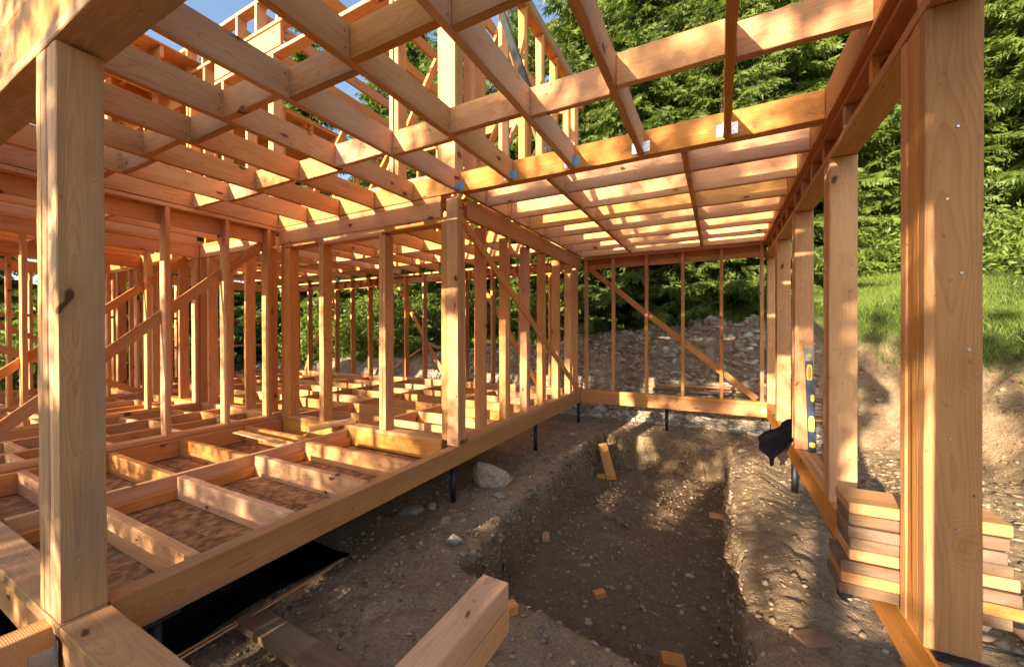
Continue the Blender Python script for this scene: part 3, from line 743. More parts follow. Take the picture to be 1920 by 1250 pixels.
beam('diagonal_brace', L3, (-9.72, 3.3, 0.10), (-9.72, 1.0, 1.35), 0.025, 0.10, mat=W_NEW)
L4 = wall_y('outer left wall with two thin horizontal rails and trees behind', -12.5, -12.36, [0.8, 1.4, 1.95, 2.55, 3.15, 3.8, 4.4, 5.0, 5.6, 6.2, 6.8, 7.4], 0.74, 7.54, (W_RED, W_NEW), ledger=True)
bx('rail', L4, -12.358, -12.33, 0.74, 7.5, 1.52, 1.58, W_RED, seg=8); bx('rail', L4, -12.358, -12.33, 0.74, 7.5, 0.78, 0.84, W_RED, seg=8)
beam('diagonal_brace', L4, (-12.32, 0.9, 2.1), (-12.32, 3.6, 0.5), 0.025, 0.10, mat=W_RED)
# rear wall, left part
RW = thing('stud_wall', 'long rear stud wall with green slope behind and a row of short cripples above', 'wall frame', (-7, 7.6, 0))
bx('rim_joist', RW, -12.36, -2.56, 7.55, 7.60, -0.19, -0.001, W_RED, seg=20); bx('rim_joist', RW, -12.36, -2.56, 7.64, 7.69, -0.19, -0.003, W_RED, seg=20)
bx('bottom_plate', RW, -12.36, -2.41, 7.545, 7.69, 0.001, 0.05, W_RED, seg=20)
bx('top_plate', RW, -12.36, -2.41, 7.545, 7.69, 2.60, 2.646, W_RED, seg=20)
for x in (-12.0, -11.38, -10.80, -10.2, -9.61, -8.97, -8.30, -7.68, -7.03, -6.44, -5.8, -5.20, -4.49, -3.80, -3.11, -2.56):
    bx('stud', RW, x, x+0.05, 7.546, 7.688, 0.05, 2.598, random.choice((W_RED, W_NEW)), axis='Z', seg=5)
for (a, b) in ((-9.56, -7.68), (-6.0, -2.56)):
    bx('ledger', RW, a, b, 7.643, 7.689, 2.46, 2.598, W_RED, seg=5)
    bx('head_plate', RW, a, b, 7.55, 7.642, 2.375, 2.42, W_RED, seg=5)
    x = a + 0.3
    while x < b - 0.1:
        bx('cripple', RW, x, x+0.04, 7.552, 7.64, 2.421, 2.598, W_RED, axis='Z', seg=1); x += 0.30
for (a, b) in ((-12.3, -9.62), (-7.62, -6.0)):
    bx('ledger', RW, a, b, 7.643, 7.689, 2.43, 2.598, W_RED, seg=5)
beam('diagonal_brace', RW, (-7.40, 7.70, 2.42), (-5.82, 7.70, 0.06), 0.025, 0.10, mat=W_RED)
beam('diagonal_brace', RW, (-11.15, 7.70, 0.06), (-9.7, 7.70, 2.42), 0.025, 0.10, mat=W_RED)
beam('diagonal_brace', RW, (-4.9, 7.70, 2.42), (-3.4, 7.70, 0.06), 0.025, 0.10, mat=W_RED)

# ------------------------------------------------------------------ upper storey
U1 = thing('upper_stud_wall', 'upper storey stud wall above the pit with an orange sided top plate', 'wall frame', (-2.47, 5.5, 2.86))
for i, y in enumerate([3.70, 3.90, 4.49, 5.07, 5.67, 6.26, 6.90, 7.35]):
    bx('stud', U1, -2.545, -2.403, y, y+0.048, 2.90, 5.82, (W_PALE, W_NEW)[i % 2], axis='Z', seg=6)
bx('bottom_plate', U1, -2.55, -2.402, 3.56, 7.6, 2.852, 2.90, W_PALE, seg=8)
bx('top_plate', U1, -2.55, -2.402, 3.45, 7.7, 5.822, 5.87, W_RED, seg=8)
bx('top_plate', U1, -2.55, -2.402, 3.45, 7.7, 5.873, 6.02, W_PALE, seg=8)
beam('diagonal_brace', U1, (-2.56, 4.1, 5.80), (-2.56, 7.2, 2.92), 0.025, 0.10, mat=W_NEW)
U2 = thing('upper_corner_post', 'bright sunlit upper corner post with a dark joint above the deck corner', 'post', (-2.55, 3.45, 2.86))
bx('plank', U2, -2.665, -2.632, 3.39, 3.53, 2.852, 5.5, W_PALE, axis='Z', seg=6)
bx('plank', U2, -2.628, -2.44, 3.382, 3.432, 2.852, 5.8, W_PALE, axis='Z', seg=6)
bx('plank', U2, -2.625, -2.445, 3.434, 3.55, 2.852, 5.8, W_NEW, axis='Z', seg=6)
U3 = thing('upper_front_wall', 'upper storey front wall with boxed cripples along its sunlit top', 'wall frame', (-6, 3.45, 2.86))
bx('bottom_plate', U3, -9.0, -2.69, 3.38, 3.53, 2.852, 2.90, W_PALE, seg=12)
for x in (-3.36, -3.28, -5.68, -5.62, -6.25, -6.9, -7.45, -8.0, -8.6, -9.0, -7.9):
    bx('stud', U3, x, x+0.055, 3.382, 3.528, 2.90, 5.12 if x > -7.2 else 5.5, W_PALE, axis='Z', seg=6)
bx('head_plate', U3, -7.1, -2.40, 3.38, 3.53, 5.12, 5.17, W_PALE, seg=10)
bx('header_board', U3, -7.1, -5.4, 3.385, 3.435, 5.20, 5.50, W_PALE, seg=5)
bx('header_board', U3, -12.4, -7.75, 3.385, 3.435, 5.10, 5.50, W_PALE, seg=8)
bx('top_plate', U3, -12.4, -9.02, 3.38, 3.53, 5.52, 5.57, W_PALE, seg=8)
for x in (-9.6, -10.2, -10.8, -11.4, -12.0): bx('stud', U3, x, x+0.055, 3.382, 3.528, 2.90, 5.5, W_PALE, axis='Z', seg=6)
bx('top_plate', U3, -9.0, -2.40, 3.38, 3.53, 5.52, 5.57, W_PALE, seg=12)
for k in range(13):
    x = -9.0 + 0.5*k
    bx('cripple', U3, x, x+0.05, 3.382, 3.528, 5.57, 5.98, W_PALE, axis='Z', seg=2)
bx('cap_plate', U3, -9.0, -4.9, 3.38, 3.53, 5.98, 6.03, W_PALE, seg=10)
bx('backing_board', U3, -9.0, -5.6, 3.50, 3.525, 5.575, 5.975, W_RED, axis='X', seg=3) if False else None
# side walls of the upper storey going back and forth on the left
UA = thing('upper_left_gallery', 'orange lit boards and posts of the upper storey above the far left rooms', 'wall frame', (-9, 2.2, 2.86))
for (z0, z1) in ((5.30, 5.50), (4.30, 4.48), (3.30, 3.46)):
    bx('rail_board', UA, -8.62, -8.57, 0.8, 3.36, z0, z1, W_NEW, seg=5); bx('rail_board', UA, -12.3, -8.65, 1.5, 1.55, z0, z1, W_RED, seg=6)
for y in (0.8, 1.4, 2.0, 2.6, 3.2): bx('stud', UA, -8.75, -8.63, y, y+0.05, 2.86, 5.5, W_NEW, axis='Z', seg=4)
for k in range(8): bx('joist', UA, -12.2+0.47*k, -12.15+0.47*k, 0.8, 3.36, 5.51, 5.70, W_NEW, seg=5)
bx('top_plate', UA, -8.75, -8.60, 0.8, 3.36, 5.71, 5.76, W_PALE, seg=5)
beam('diagonal_brace', UA, (-8.56, 1.0, 5.2), (-8.56, 3.3, 3.5), 0.03, 0.12, mat=W_PALE)
U4 = thing('upper_side_wall', 'upper storey left side wall standing beyond the front wall', 'wall frame', (-7.6, 5.5, 2.86))
for y in (3.6, 4.2, 4.8, 5.4, 6.0, 6.6, 7.2):
    bx('stud', U4, -7.70, -7.56, y, y+0.048, 2.90, 5.55, W_NEW, axis='Z', seg=4)
bx('top_plate', U4, -7.70, -7.56, 3.54, 7.6, 5.55, 5.60, W_NEW, seg=6)
beam('diagonal_brace', U4, (-7.72, 3.7, 3.0), (-7.72, 6.4, 5.5), 0.03, 0.10, mat=W_NEW)
U5 = thing('upper_ceiling_frame', 'high ceiling joists of the upper storey with trees and sky between them', 'ceiling frame', (-5, 5.5, 5.6))
x = -7.4; k = 0
while x < -2.7:
    bx('joist', U5, x, x+0.05, 3.54, 7.9, 5.89, 6.08, (W_NEW, W_RED)[k % 2], seg=6); x += 0.6; k += 1
bx('cross_beam', U5, -7.4, -2.40, 7.55, 7.70, 5.60, 5.885, W_NEW, seg=8)
U8 = thing('roof_boarding', 'orange roof boards over the far left of the upper storey', 'roof boards', (-10, 4, 5.7))
for k in range(23):
    bx('roof_board', U8, -12.4+0.203*k, -12.4+0.203*k+0.197, 1.6, 7.0, 5.72, 5.745, (W_RED, W_NEW, W_PALE)[k % 3], axis='Y', seg=3)
for k in range(5):
    bx('rafter', U8, -12.35, -7.78, 1.7+1.25*k, 1.75+1.25*k, 5.55, 5.718, W_NEW, seg=4)
U6 = thing('upper_rear_wall', 'upper storey rear wall with slanting props behind the sunlit corner post', 'wall frame', (-5, 7.6, 2.86))
for x in (-7.2, -6.6, -6.0, -5.4, -4.8, -4.2, -3.6, -3.0):
    bx('stud', U6, x, x+0.05, 7.55, 7.69, 2.90, 5.59, W_NEW, axis='Z', seg=4)
bx('bottom_plate', U6, -7.5, -2.56, 7.55, 7.69, 2.852, 2.90, W_NEW, seg=6)
U7 = thing('slanting_props', 'pale slanting props leaning inside the upper storey', 'props', (-4, 5, 2.86))
for (x, y, dz) in ((-3.35, 4.5, 0), (-3.75, 5.0, 0), (-4.2, 5.4, 0), (-3.0, 4.9, .2), (-4.9, 4.6, 0), (-2.85, 5.9, .1), (-5.4, 5.1, 0), (-3.9, 4.1, .3), (-3.1, 6.6, .2), (-4.5, 6.2, .3), (-3.6, 6.0, .2), (-5.9, 4.3, .1), (-2.95, 4.3, .6)):
    beam('prop', U7, (x-0.55, y, 2.86), (x+0.35, y+0.4, 4.75+dz), 0.045, 0.10, up=(0, 1, 0), mat=(W_PALE, W_NEW)[random.randint(0, 1)])
# dark bar leaning in the upper storey
BAR0, BAR1 = (-1.375, 3.43, 2.86), (-2.095, 3.60, 4.82)
DB = thing('dark_bar', 'dark grey metal bar leaning in the upper storey beside the pale studs', 'bar', (-2.2, 4.6, 2.9))
beam('bar', DB, BAR0, BAR1, 0.035, 0.045, mat=M_BAR)
beam('bar_lip', DB, Vector(BAR0)+Vector((-0.027, 0, 0.05)), Vector(BAR1)+Vector((-0.027, 0, 0)), 0.010, 0.055, mat=M_BAR)

# ------------------------------------------------------------------ loose timber
BS = thing('plank_pair', 'two pale stacked beams poking out from the front sill at the bottom centre', 'beam', (-0.8, 0.6, 0))
bx('beam', BS, -0.862, -0.742, -0.4, 1.385, 0.101, 0.200, W_PALE, seg=10); bx('beam', BS, -0.860, -0.740, -0.4, 1.388, 0.001, 0.099, W_PALE, seg=10)
grp = 'planks stacked on the right sill'
words = ['topmost', 'second highest', 'third highest', 'fourth highest', 'fourth lowest', 'third lowest', 'second lowest', 'lowest']
for k in range(8):
    z1 = 0.425 - 0.053*k
    t = thing('stacked_plank', f'{words[k]} plank of the stack on the right sill', 'plank', (0.78, 2.4, z1-0.05), grp)
    ax = 0.525 + (0.0, 0.003, -0.002, 0.004, 0.002, -0.03, -0.026, -0.034)[k]; bxx = 1.03 + (0.0, -0.01, -0.02, 0.0, 0.02, 0.02, 0.06, 0.0)[k]
    A = Vector((ax, 2.285 + 0.006*math.sin(k*2.1) + 0.11, z1-0.026)); B = Vector((bxx, 2.285 + 0.010*math.cos(k*1.7) + 0.11, z1-0.026 + 0.003))
    beam('plank', t, A, B, 0.22, 0.049, mat=(W_OLD, W_GREY, W_GREY, W_GREY, W_OLD, W_GREY, W_OLD, W_GREY)[k])
def loose(name, label, A, B, a, b, mat, up=(0, 0, 1), group=None, cat='plank'):
    A = Vector(A); B = Vector(B); M = (A+B)/2
    t = thing(name, label, cat, M, group); beam('board', t, A, B, a, b, up=up, mat=mat); return t
def onground(x, y, dz=0.03): return (x, y, gz(x, y)+dz)
loose('loose_plank', 'dark weathered plank lying on the ground at the black film, left piece', (-2.62, 1.42, -0.585), (-2.02, 1.40, -0.585), 0.16, 0.045, W_GREY)
loose('loose_plank', 'dark weathered plank lying on the ground at the bottom centre, right piece', (-2.02, 1.40, -0.575), (-1.2, 1.36, -0.575), 0.16, 0.045, W_GREY)
loose('short_plank', 'short pale plank lying on the deck wall plate', (-4.35, 3.05, 0.035), (-4.12, 3.52, 0.075), 0.14, 0.04, W_PALE)
loose('split_board', 'thin splintered board lying across the deck joists', (-5.1, 2.65, 0.010), (-4.15, 2.60, 0.012), 0.10, 0.014, W_PALE)
loose('split_board', 'long thin stick propped in the deck bay beside the short plank', (-4.55, 2.9, -0.15), (-4.25, 2.98, 0.02), 0.03, 0.02, W_PALE)
# offcuts in and around the pit
oc = [((-0.95, 3.5), 0.10, 0.07, 0.05, 0.8, 'small pale wood offcut alone in the middle of the pit floor'),
      ((-1.72, 4.09), 0.11, 0.08, 0.06, 2.0, 'wood offcut near the left wall of the pit'),
      ((-0.02, 5.60), 0.16, 0.09, 0.05, 0.1, 'oblong wood offcut near the right wall of the pit'),
      ((-1.20, 5.0), 0.14, 0.10, 0.04, 0.5, 'wood offcut beside the pair of grey scraps in the pit'),
      ((-1.08, 4.93), 0.12, 0.08, 0.05, 1.9, 'greyish curled scrap beside the patch of sun in the pit'),
      ((-2.33, 3.68), 0.11, 0.05, 0.05, 0.2, 'wood offcut in front of the big flat rock'),
      ((0.47, 2.75), 0.16, 0.12, 0.02, 0.6, 'flat wood offcut on the shoulder right of the pit near the bottom edge'),
      ((-1.19, 2.2), 0.12, 0.07, 0.06, 0.9, 'brown block on the near edge of the pit beside the two stacked beams'),
      ((-0.28, 2.95), 0.15, 0.12, 0.10, 0.3, 'dark lined block at the bottom edge of the pit'),
      ((-1.66, 6.25), 0.12, 0.07, 0.06, 0.2, 'block at the foot of the leaning board in the far pit corner')]
for (p, l, w_, h, a, lab) in oc:
    z = gz(*p)+h/2-0.005; d = Vector((math.cos(a), math.sin(a), random.uniform(-.08, .08)))*l/2
    c = Vector((p[0], p[1], z)); t = thing('wood_offcut', lab, 'offcut', c)
    beam('block', t, c-d, c+d, w_, h, mat=random.choice((W_PALE, W_NEW, W_GREY)), seg=1)
loose('leaning_board', 'short board leaning against the far left corner of the pit', (-1.50, 6.28, -1.16), (-1.74, 6.62, -0.70), 0.15, 0.03, W_NEW, up=(0, -0.6, 1))
# planks on the bank behind the far wall
for k, (a, b, lab, m_) in enumerate((((-1.35, 8.56), (0.35, 8.60), 'pale long board on top of the plank pile behind the far wall', W_PALE),
        ((-2.2, 8.50), (1.4, 8.38), 'grey board low in the plank pile behind the far wall', W_GREY),
        ((-1.2, 8.42), (1.9, 8.44), 'second grey board of the plank pile behind the far wall', W_GREY),
        ((-0.6, 8.44), (1.9, 8.2), 'third grey board reaching right of the far wall', W_OLD),
        ((0.2, 8.30), (1.7, 8.22), 'thin pale board at the right end of the pile behind the far wall', W_PALE))):
    a = (a[0], a[1]+0.17); b = (b[0], b[1]+0.17); za = gz(*a); zb_ = gz(*b)
    if abs(za-zb_) > 0.12: zb_ = za = min(max(za, zb_)-0.04, 0.16)
    loose('pile_board', lab, (a[0], a[1], za+0.05+0.04*k), (b[0], b[1], max(zb_, za)+0.05+0.03*k), 0.13, 0.035, m_, group='boards piled behind the far wall')
# firewood heap behind the rear wall
hp = [(-8.4, 10.1), (-8.2, 10.25), (-8.0, 10.0), (-7.75, 10.2), (-7.5, 10.1), (-7.9, 9.85), (-7.3, 10.3)]
for k, p in enumerate(hp):
    a = random.uniform(-0.6, 0.6) + (1.2 if k == 0 else 0); d = Vector((math.cos(a), math.sin(a)*0.4, math.sin(a)*0.5))*random.uniform(.2, .35)
    c = Vector((p[0], p[1], gz(*p)+0.12+0.06*(k % 3)))
    t = thing('scrap_board', ['upright end board', 'second board from the left', 'lowest middle board', 'highest board', 'second board from the right', 'frontmost board', 'rightmost board'][k] + ' of the scrap heap behind the rear wall', 'board', c, 'scrap heap boards behind the rear wall')
    beam('board', t, c-d, c+d, 0.12, 0.04, mat=W_PALE, seg=1)
loose('pole', 'pale pole leaning from the scrap heap towards the rear wall', onground(-9.7, 9.0, 0.05), onground(-8.3, 10.0, 0.25), 0.05, 0.05, W_PALE, cat='pole')
# wood scraps on the sunlit ground at the right
sc = [((1.75, 4.35), 0.30, 0.16, 0.04, 0.5, 'sunlit board end beside the right edge of the nearest post'),
      ((1.95, 3.75), 0.28, 0.20, 0.03, 2.4, 'flat scrap lying in the sun at the right edge'),
      ((2.2, 3.95), 0.32, 0.15, 0.03, 0.2, 'rounded pale scrap farthest right in the sun'),
      ((1.72, 3.35), 0.34, 0.22, 0.02, 0.1, 'wide flat scrap behind the fanned planks'),
      ((1.85, 3.05), 0.20, 0.10, 0.04, 1.0, 'small block between the cables at the right edge'),
      ((1.35, 2.45), 0.42, 0.10, 0.06, -0.3, 'thick board end low at the right edge beside the cables'),
      ((1.30, 5.05), 0.34, 0.12, 0.03, -0.3, 'board in the shade between the second and nearest right posts'),
      ((1.55, 7.2), 0.4, 0.10, 0.05, 0.2, 'board end in the shade beyond the spirit level')]
for (p, l, w_, h, a, lab) in sc:
    c = Vector((p[0], p[1], gz(*p)+h/2+0.01)); d = Vector((math.cos(a), math.sin(a), random.uniform(-.1, .1)))*l/2
    t = thing('wood_scrap', lab, 'scrap', c); beam('board', t, c-d, c+d, w_, h, mat=W_PALE, seg=1)
# cables
def cable(pts, r, label):
    P = [Vector(p) for p in pts]; vs = []; fs = []; path = []
    for i in range(len(P)-1):
        for k in range(8):
            t = k/8; a = P[max(i-1, 0)]; b = P[i]; c = P[i+1]; d = P[min(i+2, len(P)-1)]
            path.append(0.5*((2*b)+(c-a)*t+(2*a-5*b+4*c-d)*t*t+(3*b-a-3*c+d)*t**3))
    path.append(P[-1])
    for i, p in enumerate(path):
        d = (path[min(i+1, len(path)-1)]-path[max(i-1, 0)]).normalized(); s = d.cross(Vector((0, 0, 1))).normalized(); u = s.cross(d)
        for k in range(6):
            a = k*math.pi/3; vs.append(p+s*r*math.cos(a)+u*r*math.sin(a))
    for i in range(len(path)-1):
        for k in range(6): fs.append((i*6+k, i*6+(k+1) % 6, i*6+6+(k+1) % 6, i*6+6+k))
    me = bpy.data.meshes.new('cable'); me.from_pydata(vs, [], fs); me.materials.append(M_CABLE)
    for p in me.polygons: p.use_smooth = True
    o = bpy.data.objects.new('cable', me); C.objects.link(o); tag(o, label, 'cable')
cable([onground(1.35, 5.6, .02), onground(1.5, 4.9, .02), onground(1.35, 4.5, .02), onground(1.7, 4.0, .015), onground(2.3, 3.9, .02), onground(3.2, 3.6, .02)], 0.007, 'thin black cable crossing the ground behind the nearest post to the right edge')
cable([onground(1.2, 3.2, .03), onground(1.6, 3.15, .05), onground(1.8, 2.9, .02), onground(2.4, 2.8, .02)], 0.008, 'black cable curling under the sunlit scraps at the right edge')
cable([onground(1.0, 2.6, .02), onground(1.25, 2.5, .02), onground(1.5, 2.25, .02), onground(2.0, 2.2, .02)], 0.008, 'lowest black cable at the bottom right edge')

# purple grey strap under the nearest post foot
bx('strip', thing('post_shim', 'crumpled bluish strip under the foot of the nearest right post', 'strip', (0.77, 2.1, 0)), 0.70, 0.88, 1.985, 2.032, 0.002, 0.007, M_PILE, seg=4, rough=0.004)

# spirit level leaning on the third right post
SL = thing('spirit_level', 'blue spirit level with yellow grips leaning on the third right post', 'level', (0.82, 4.84, 0))
A = Vector((0.822, 4.83, 0.004)); B = Vector((0.800, 4.888, 1.02))
def lv(z): return A + (B-A)*(z/1.02)
beam('body', SL, A, B, 0.022, 0.062, up=(1, 0, 0), mat=M_BLUE, seg=1)
beam('end_cap', SL, lv(0.90), lv(1.022)+Vector((0, -0.0, 0)), 0.025, 0.064, up=(1, 0, 0), mat=M_GREYP, seg=1)
def oval(name, c, w_, h, d, mat, hole=None):
    n = 20; vs = []; fs = []
    for s in (0, 1):
        for k in range(n):
            a = 2*math.pi*k/n; ca, sa = math.cos(a), math.sin(a)
            vs.append((w_*np.sign(ca)*abs(ca)**0.7, -d*s, h*np.sign(sa)*abs(sa)**0.55))
    for k in range(n): fs.append((k, (k+1) % n, n+(k+1) % n, n+k))
    fs.append(tuple(range(n, 2*n)))
    me = bpy.data.meshes.new(name); me.from_pydata(vs, [], fs); me.materials.append(mat)
    return place(name, me, SL, Matrix.Translation(c))
for z in (0.78, 0.27):
    oval('grip', lv(z)+Vector((0, -0.011, 0)), 0.024, 0.085, 0.004, M_YEL)
    oval('grip_hole', lv(z)+Vector((0, -0.0155, 0)), 0.013, 0.066, 0.001, W_NEW)
oval('vial_frame', lv(0.07)+Vector((0, -0.011, 0)), 0.024, 0.026, 0.005, M_YEL); oval('vial', lv(0.07)+Vector((0, -0.0165, 0)), 0.012, 0.007, 0.003, M_VIAL)
oval('vial_frame', lv(0.53)+Vector((0.016, -0.011, 0)), 0.015, 0.038, 0.005, M_YEL); oval('vial', lv(0.53)+Vector((0.016, -0.0165, 0)), 0.007, 0.014, 0.003, M_VIAL)
oval('vial_frame', lv(0.955)+Vector((0, -0.013, 0)), 0.018, 0.020, 0.005, M_YEL); oval('vial', lv(0.955)+Vector((0, -0.0185, 0)), 0.008, 0.008, 0.003, M_VIAL)

# jacket draped over the right sill
def drape():
    n, m_ = 34, 30
    vs = np.zeros((m_, n, 3))
    for i in range(m_):
        for j in range(n):
            u = j/(n-1); v = i/(m_-1)          # u along Y, v from over the sill to hanging hem
            y = 4.98 + 0.72*u - 0.16*(v-0.4)*(1-u)
            if v < 0.35:
                x = 0.86 - 0.17*v/0.35 - 0.02; z = 0.055 + 0.05*math.sin(math.pi*v/0.35) + 0.06*u*(1-v)
            else:
                q = (v-0.35)/0.65; hang = 0.42*(1 - 0.45*abs(u-0.35)*2)
                x = 0.67 - 0.16*math.sin(q*1.7)*(0.6+0.5*u) - 0.06*q; z = 0.06 - hang*q*(0.7+0.3*u)
                y -= 0.06*q*math.sin(u*7)
            f = 0.016*math.sin(u*9+v*4)+0.009*math.sin(u*17-v*7)+0.006*math.sin(v*13+u*4)
            vs[i, j] = (x + f*(0.4+v), y + 0.6*f, z + 0.8*f*(v < 0.5))
    V = vs.reshape(-1, 3); V2 = V + np.array((0.014, 0.004, -0.010))
    ii = np.arange(n*m_).reshape(m_, n)
    Fq = np.stack([ii[:-1, :-1], ii[:-1, 1:], ii[1:, 1:], ii[1:, :-1]], -1).reshape(-1, 4)
    rim = []
    b = list(ii[0, :]) + list(ii[1:, -1]) + list(ii[-1, -2::-1]) + list(ii[-2:0:-1, 0])
    for k in range(len(b)): rim.append((b[k], b[(k+1) % len(b)], b[(k+1) % len(b)]+n*m_, b[k]+n*m_))
    Fa = np.concatenate([Fq, Fq[:, ::-1]+n*m_, np.array(rim)])
    return np_mesh('jacket', np.concatenate([V, V2]), Fa, M_CLOTH, smooth=True)
JK = thing('jacket', 'black jacket slung over the right sill with its hem hanging down', 'jacket', (0.7, 5.3, 0))
place('cloth', drape(), JK, Matrix.Identity(4))
bx('reflective_trim', JK, 0.845, 0.862, 4.96, 5.0, 0.02, 0.10, simple('pale_trim', (0.5, 0.6, 0.4), 0.5), seg=2)
cn = thing('steel_connector', 'small round steel fixing at the right end of the far sill', 'fixing', (0.62, 7.53, -0.08))
place('disc', cyl_mesh('disc', 0.035, 0.012, 14, M_STEEL), cn, Matrix.Translation((0.645, 7.542, -0.085)) @ Matrix.Rotation(math.pi/2, 4, 'X'))

# ------------------------------------------------------------------ rocks
def rock_mesh(seed, n=2):
    r = np.random.default_rng(seed)
    import bmesh
    b = bmesh.new(); bmesh.ops.create_icosphere(b, subdivisions=n, radius=1.0)
    pl = r.normal(size=(13, 3)); pl /= np.linalg.norm(pl, axis=1)[:, None]; dd = r.uniform(0.42, 0.8, 13)
    for v in b.verts:
        p = np.array(v.co)
        for q, d in zip(pl, dd):
            s = p @ q
            if s > d: p = p - q*(s-d)*0.9
        p += r.normal(size=3)*0.03
        v.co = p
    me = bpy.data.meshes.new('rock'); b.to_mesh(me); b.free(); me.materials.append(M_STONE if seed % 2 else M_STONE2)
    return me
RM = [rock_mesh(i, 3) for i in range(6)]
def rock(x, y, s, label, k=0, rot=0.0, sink=0.3, tilt=0.0):
    o = bpy.data.objects.new('rock', RM[k]); C.objects.link(o)
    o.location = (x, y, gz(x, y) + s[2]*(1-2*sink)*0.6); o.scale = s; o.rotation_euler = (tilt, 0, rot)
    tag(o, label, 'rock'); return o
rock(-2.36, 3.95, (0.34, 0.20, 0.20), 'big flat pale rock right of the corner pile', 1, 0.1, 0.2)
rock(-2.05, 3.62, (0.09, 0.07, 0.07), 'bluish rock on the left rim of the pit right of the flat rock', 2, 0.4)
rock(-2.75, 3.05, (0.16, 0.10, 0.08), 'dark rock under the floor beam left of the corner pile', 4, 0.9)
rock(-2.62, 3.22, (0.07, 0.05, 0.05), 'small grey rock left of the corner pile', 3, 0.2)
rock(-1.98, 2.72, (0.09, 0.07, 0.09), 'grey rock set in the left pit wall near the camera', 2, 1.0)
rock(-2.25, 2.95, (0.08, 0.06, 0.07), 'pale rock lying on the near left rim', 1, 2.0)
rock(0.02, 3.0, (0.08, 0.05, 0.03), 'half buried stone on the pit floor near the right wall', 4, 0.5)
rock(-0.35, 2.9, (0.06, 0.05, 0.03), 'half buried bluish stone on the near pit floor', 0, 0.2)
rock(-0.95, 3.15, (0.06, 0.04, 0.015), 'flat stone on the pit floor left of the small offcut', 3, 0.2)
rock(-0.25, 4.2, (0.05, 0.04, 0.02), 'stone on the right part of the pit floor', 5, 0.2)
rock(0.92, 8.95, (0.22, 0.12, 0.16), 'largest rock in the stony bank right of the diagonal brace', 1, 0.3, 0.1)
rock(-1.2, 8.9, (0.20, 0.10, 0.10), 'bluish rock low in the stony bank behind the far wall', 4, 0.1, 0.1)
rock(1.35, 5.6, (0.14, 0.09, 0.04), 'flat grey rock in the shade right of the second right post', 2, 0.5)
rock(1.5, 5.2, (0.16, 0.10, 0.05), 'long grey rock in the shade near the cable', 4, 0.1)
rock(1.25, 6.1, (0.10, 0.08, 0.06), 'bluish rock in the shade beyond the second right post', 0, 0.7)
rock(1.62, 4.75, (0.10, 0.06, 0.03), 'small flat rock beside the cable bend', 5, 0.2)
rock(1.4, 4.5, (0.09, 0.06, 0.03), 'white flat stone left of the nearest post', 1, 0.1)
rock(-0.35, 7.95, (0.11, 0.07, 0.03), 'flat grey rock under the far sill right of its pile', 2, 0.1)
rock(0.25, 8.0, (0.13, 0.06, 0.02), 'long flat rock under the far sill near the right corner', 4, 0.1)
rock(-1.45, 7.35, (0.07, 0.06, 0.05), 'small rock at the far rim of the pit', 3, 0.1)
rock(-2.2, 6.4, (0.10, 0.06, 0.04), 'pale rock on the left rim below the wall beam', 1, 0.6)
rock(0.32, 6.75, (0.09, 0.06, 0.04), 'pale rock on the shoulder in front of the jacket', 1, 0.6)

def scatter(name, xs, ys, sizes, seed, mat, kind='stuff', flat=0.6, shape=0):
    """many small stones in one mesh"""
    r = np.random.default_rng(seed)
    if shape == 0:
        t = (1+5**.5)/2
        bv = np.array([(-1, t, 0), (1, t, 0), (-1, -t, 0), (1, -t, 0), (0, -1, t), (0, 1, t), (0, -1, -t), (0, 1, -t), (t, 0, -1), (t, 0, 1), (-t, 0, -1), (-t, 0, 1)], float)/1.9
        bf = np.array([(0, 11, 5), (0, 5, 1), (0, 1, 7), (0, 7, 10), (0, 10, 11), (1, 5, 9), (5, 11, 4), (11, 10, 2), (10, 7, 6), (7, 1, 8), (3, 9, 4), (3, 4, 2), (3, 2, 6), (3, 6, 8), (3, 8, 9), (4, 9, 5), (2, 4, 11), (6, 2, 10), (8, 6, 7), (9, 8, 1)])
    else:
        bv = np.array([(-1, -.4, -.15), (1, -.4, -.15), (1, .4, -.15), (-1, .4, -.15), (-1, -.4, .15), (1, -.4, .15), (1, .4, .15), (-1, .4, .15)], float)
        bf = np.array([(0, 2, 1), (0, 3, 2), (4, 5, 6), (4, 6, 7), (0, 1, 5), (0, 5, 4), (1, 2, 6), (1, 6, 5), (2, 3, 7), (2, 7, 6), (3, 0, 4), (3, 4, 7)])
    n = len(xs); z, s_, m_ = gz_a(xs, ys)
    V = np.repeat(bv[None], n, 0) * (1 + r.normal(size=(n, len(bv), 3))*0.30*(shape == 0))
    V *= (sizes[:, None]*np.stack([r.uniform(.7, 1.3, n), r.uniform(.7, 1.3, n), r.uniform(.5, 1.0, n)*flat], -1))[:, None, :].reshape(n, 1, 3) if False else np.stack([sizes*r.uniform(.7, 1.3, n), sizes*r.uniform(.7, 1.3, n), sizes*r.uniform(.5, 1.0, n)*flat], -1)[:, None, :]
    a = r.uniform(0, 6.28, n); b = r.normal(size=n)*0.35
    ca, sa, cb, sb = np.cos(a), np.sin(a), np.cos(b), np.sin(b)
    x, y, zz = V[..., 0], V[..., 1], V[..., 2]
    y2 = y*cb[:, None]-zz*sb[:, None]; z2 = y*sb[:, None]+zz*cb[:, None]
    X = x*ca[:, None]-y2*sa[:, None]+xs[:, None]; Y = x*sa[:, None]+y2*ca[:, None]+ys[:, None]; Z = z2+(z+sizes*flat*0.12)[:, None]
    VV = np.stack([X, Y, Z], -1).reshape(-1, 3); FF = (bf[None]+(np.arange(n)*len(bv))[:, None, None]).reshape(-1, 3)
    o = bpy.data.objects.new(name, np_mesh(name, VV, FF, mat)); C.objects.link(o)
    o['kind'] = 'stuff'; return o
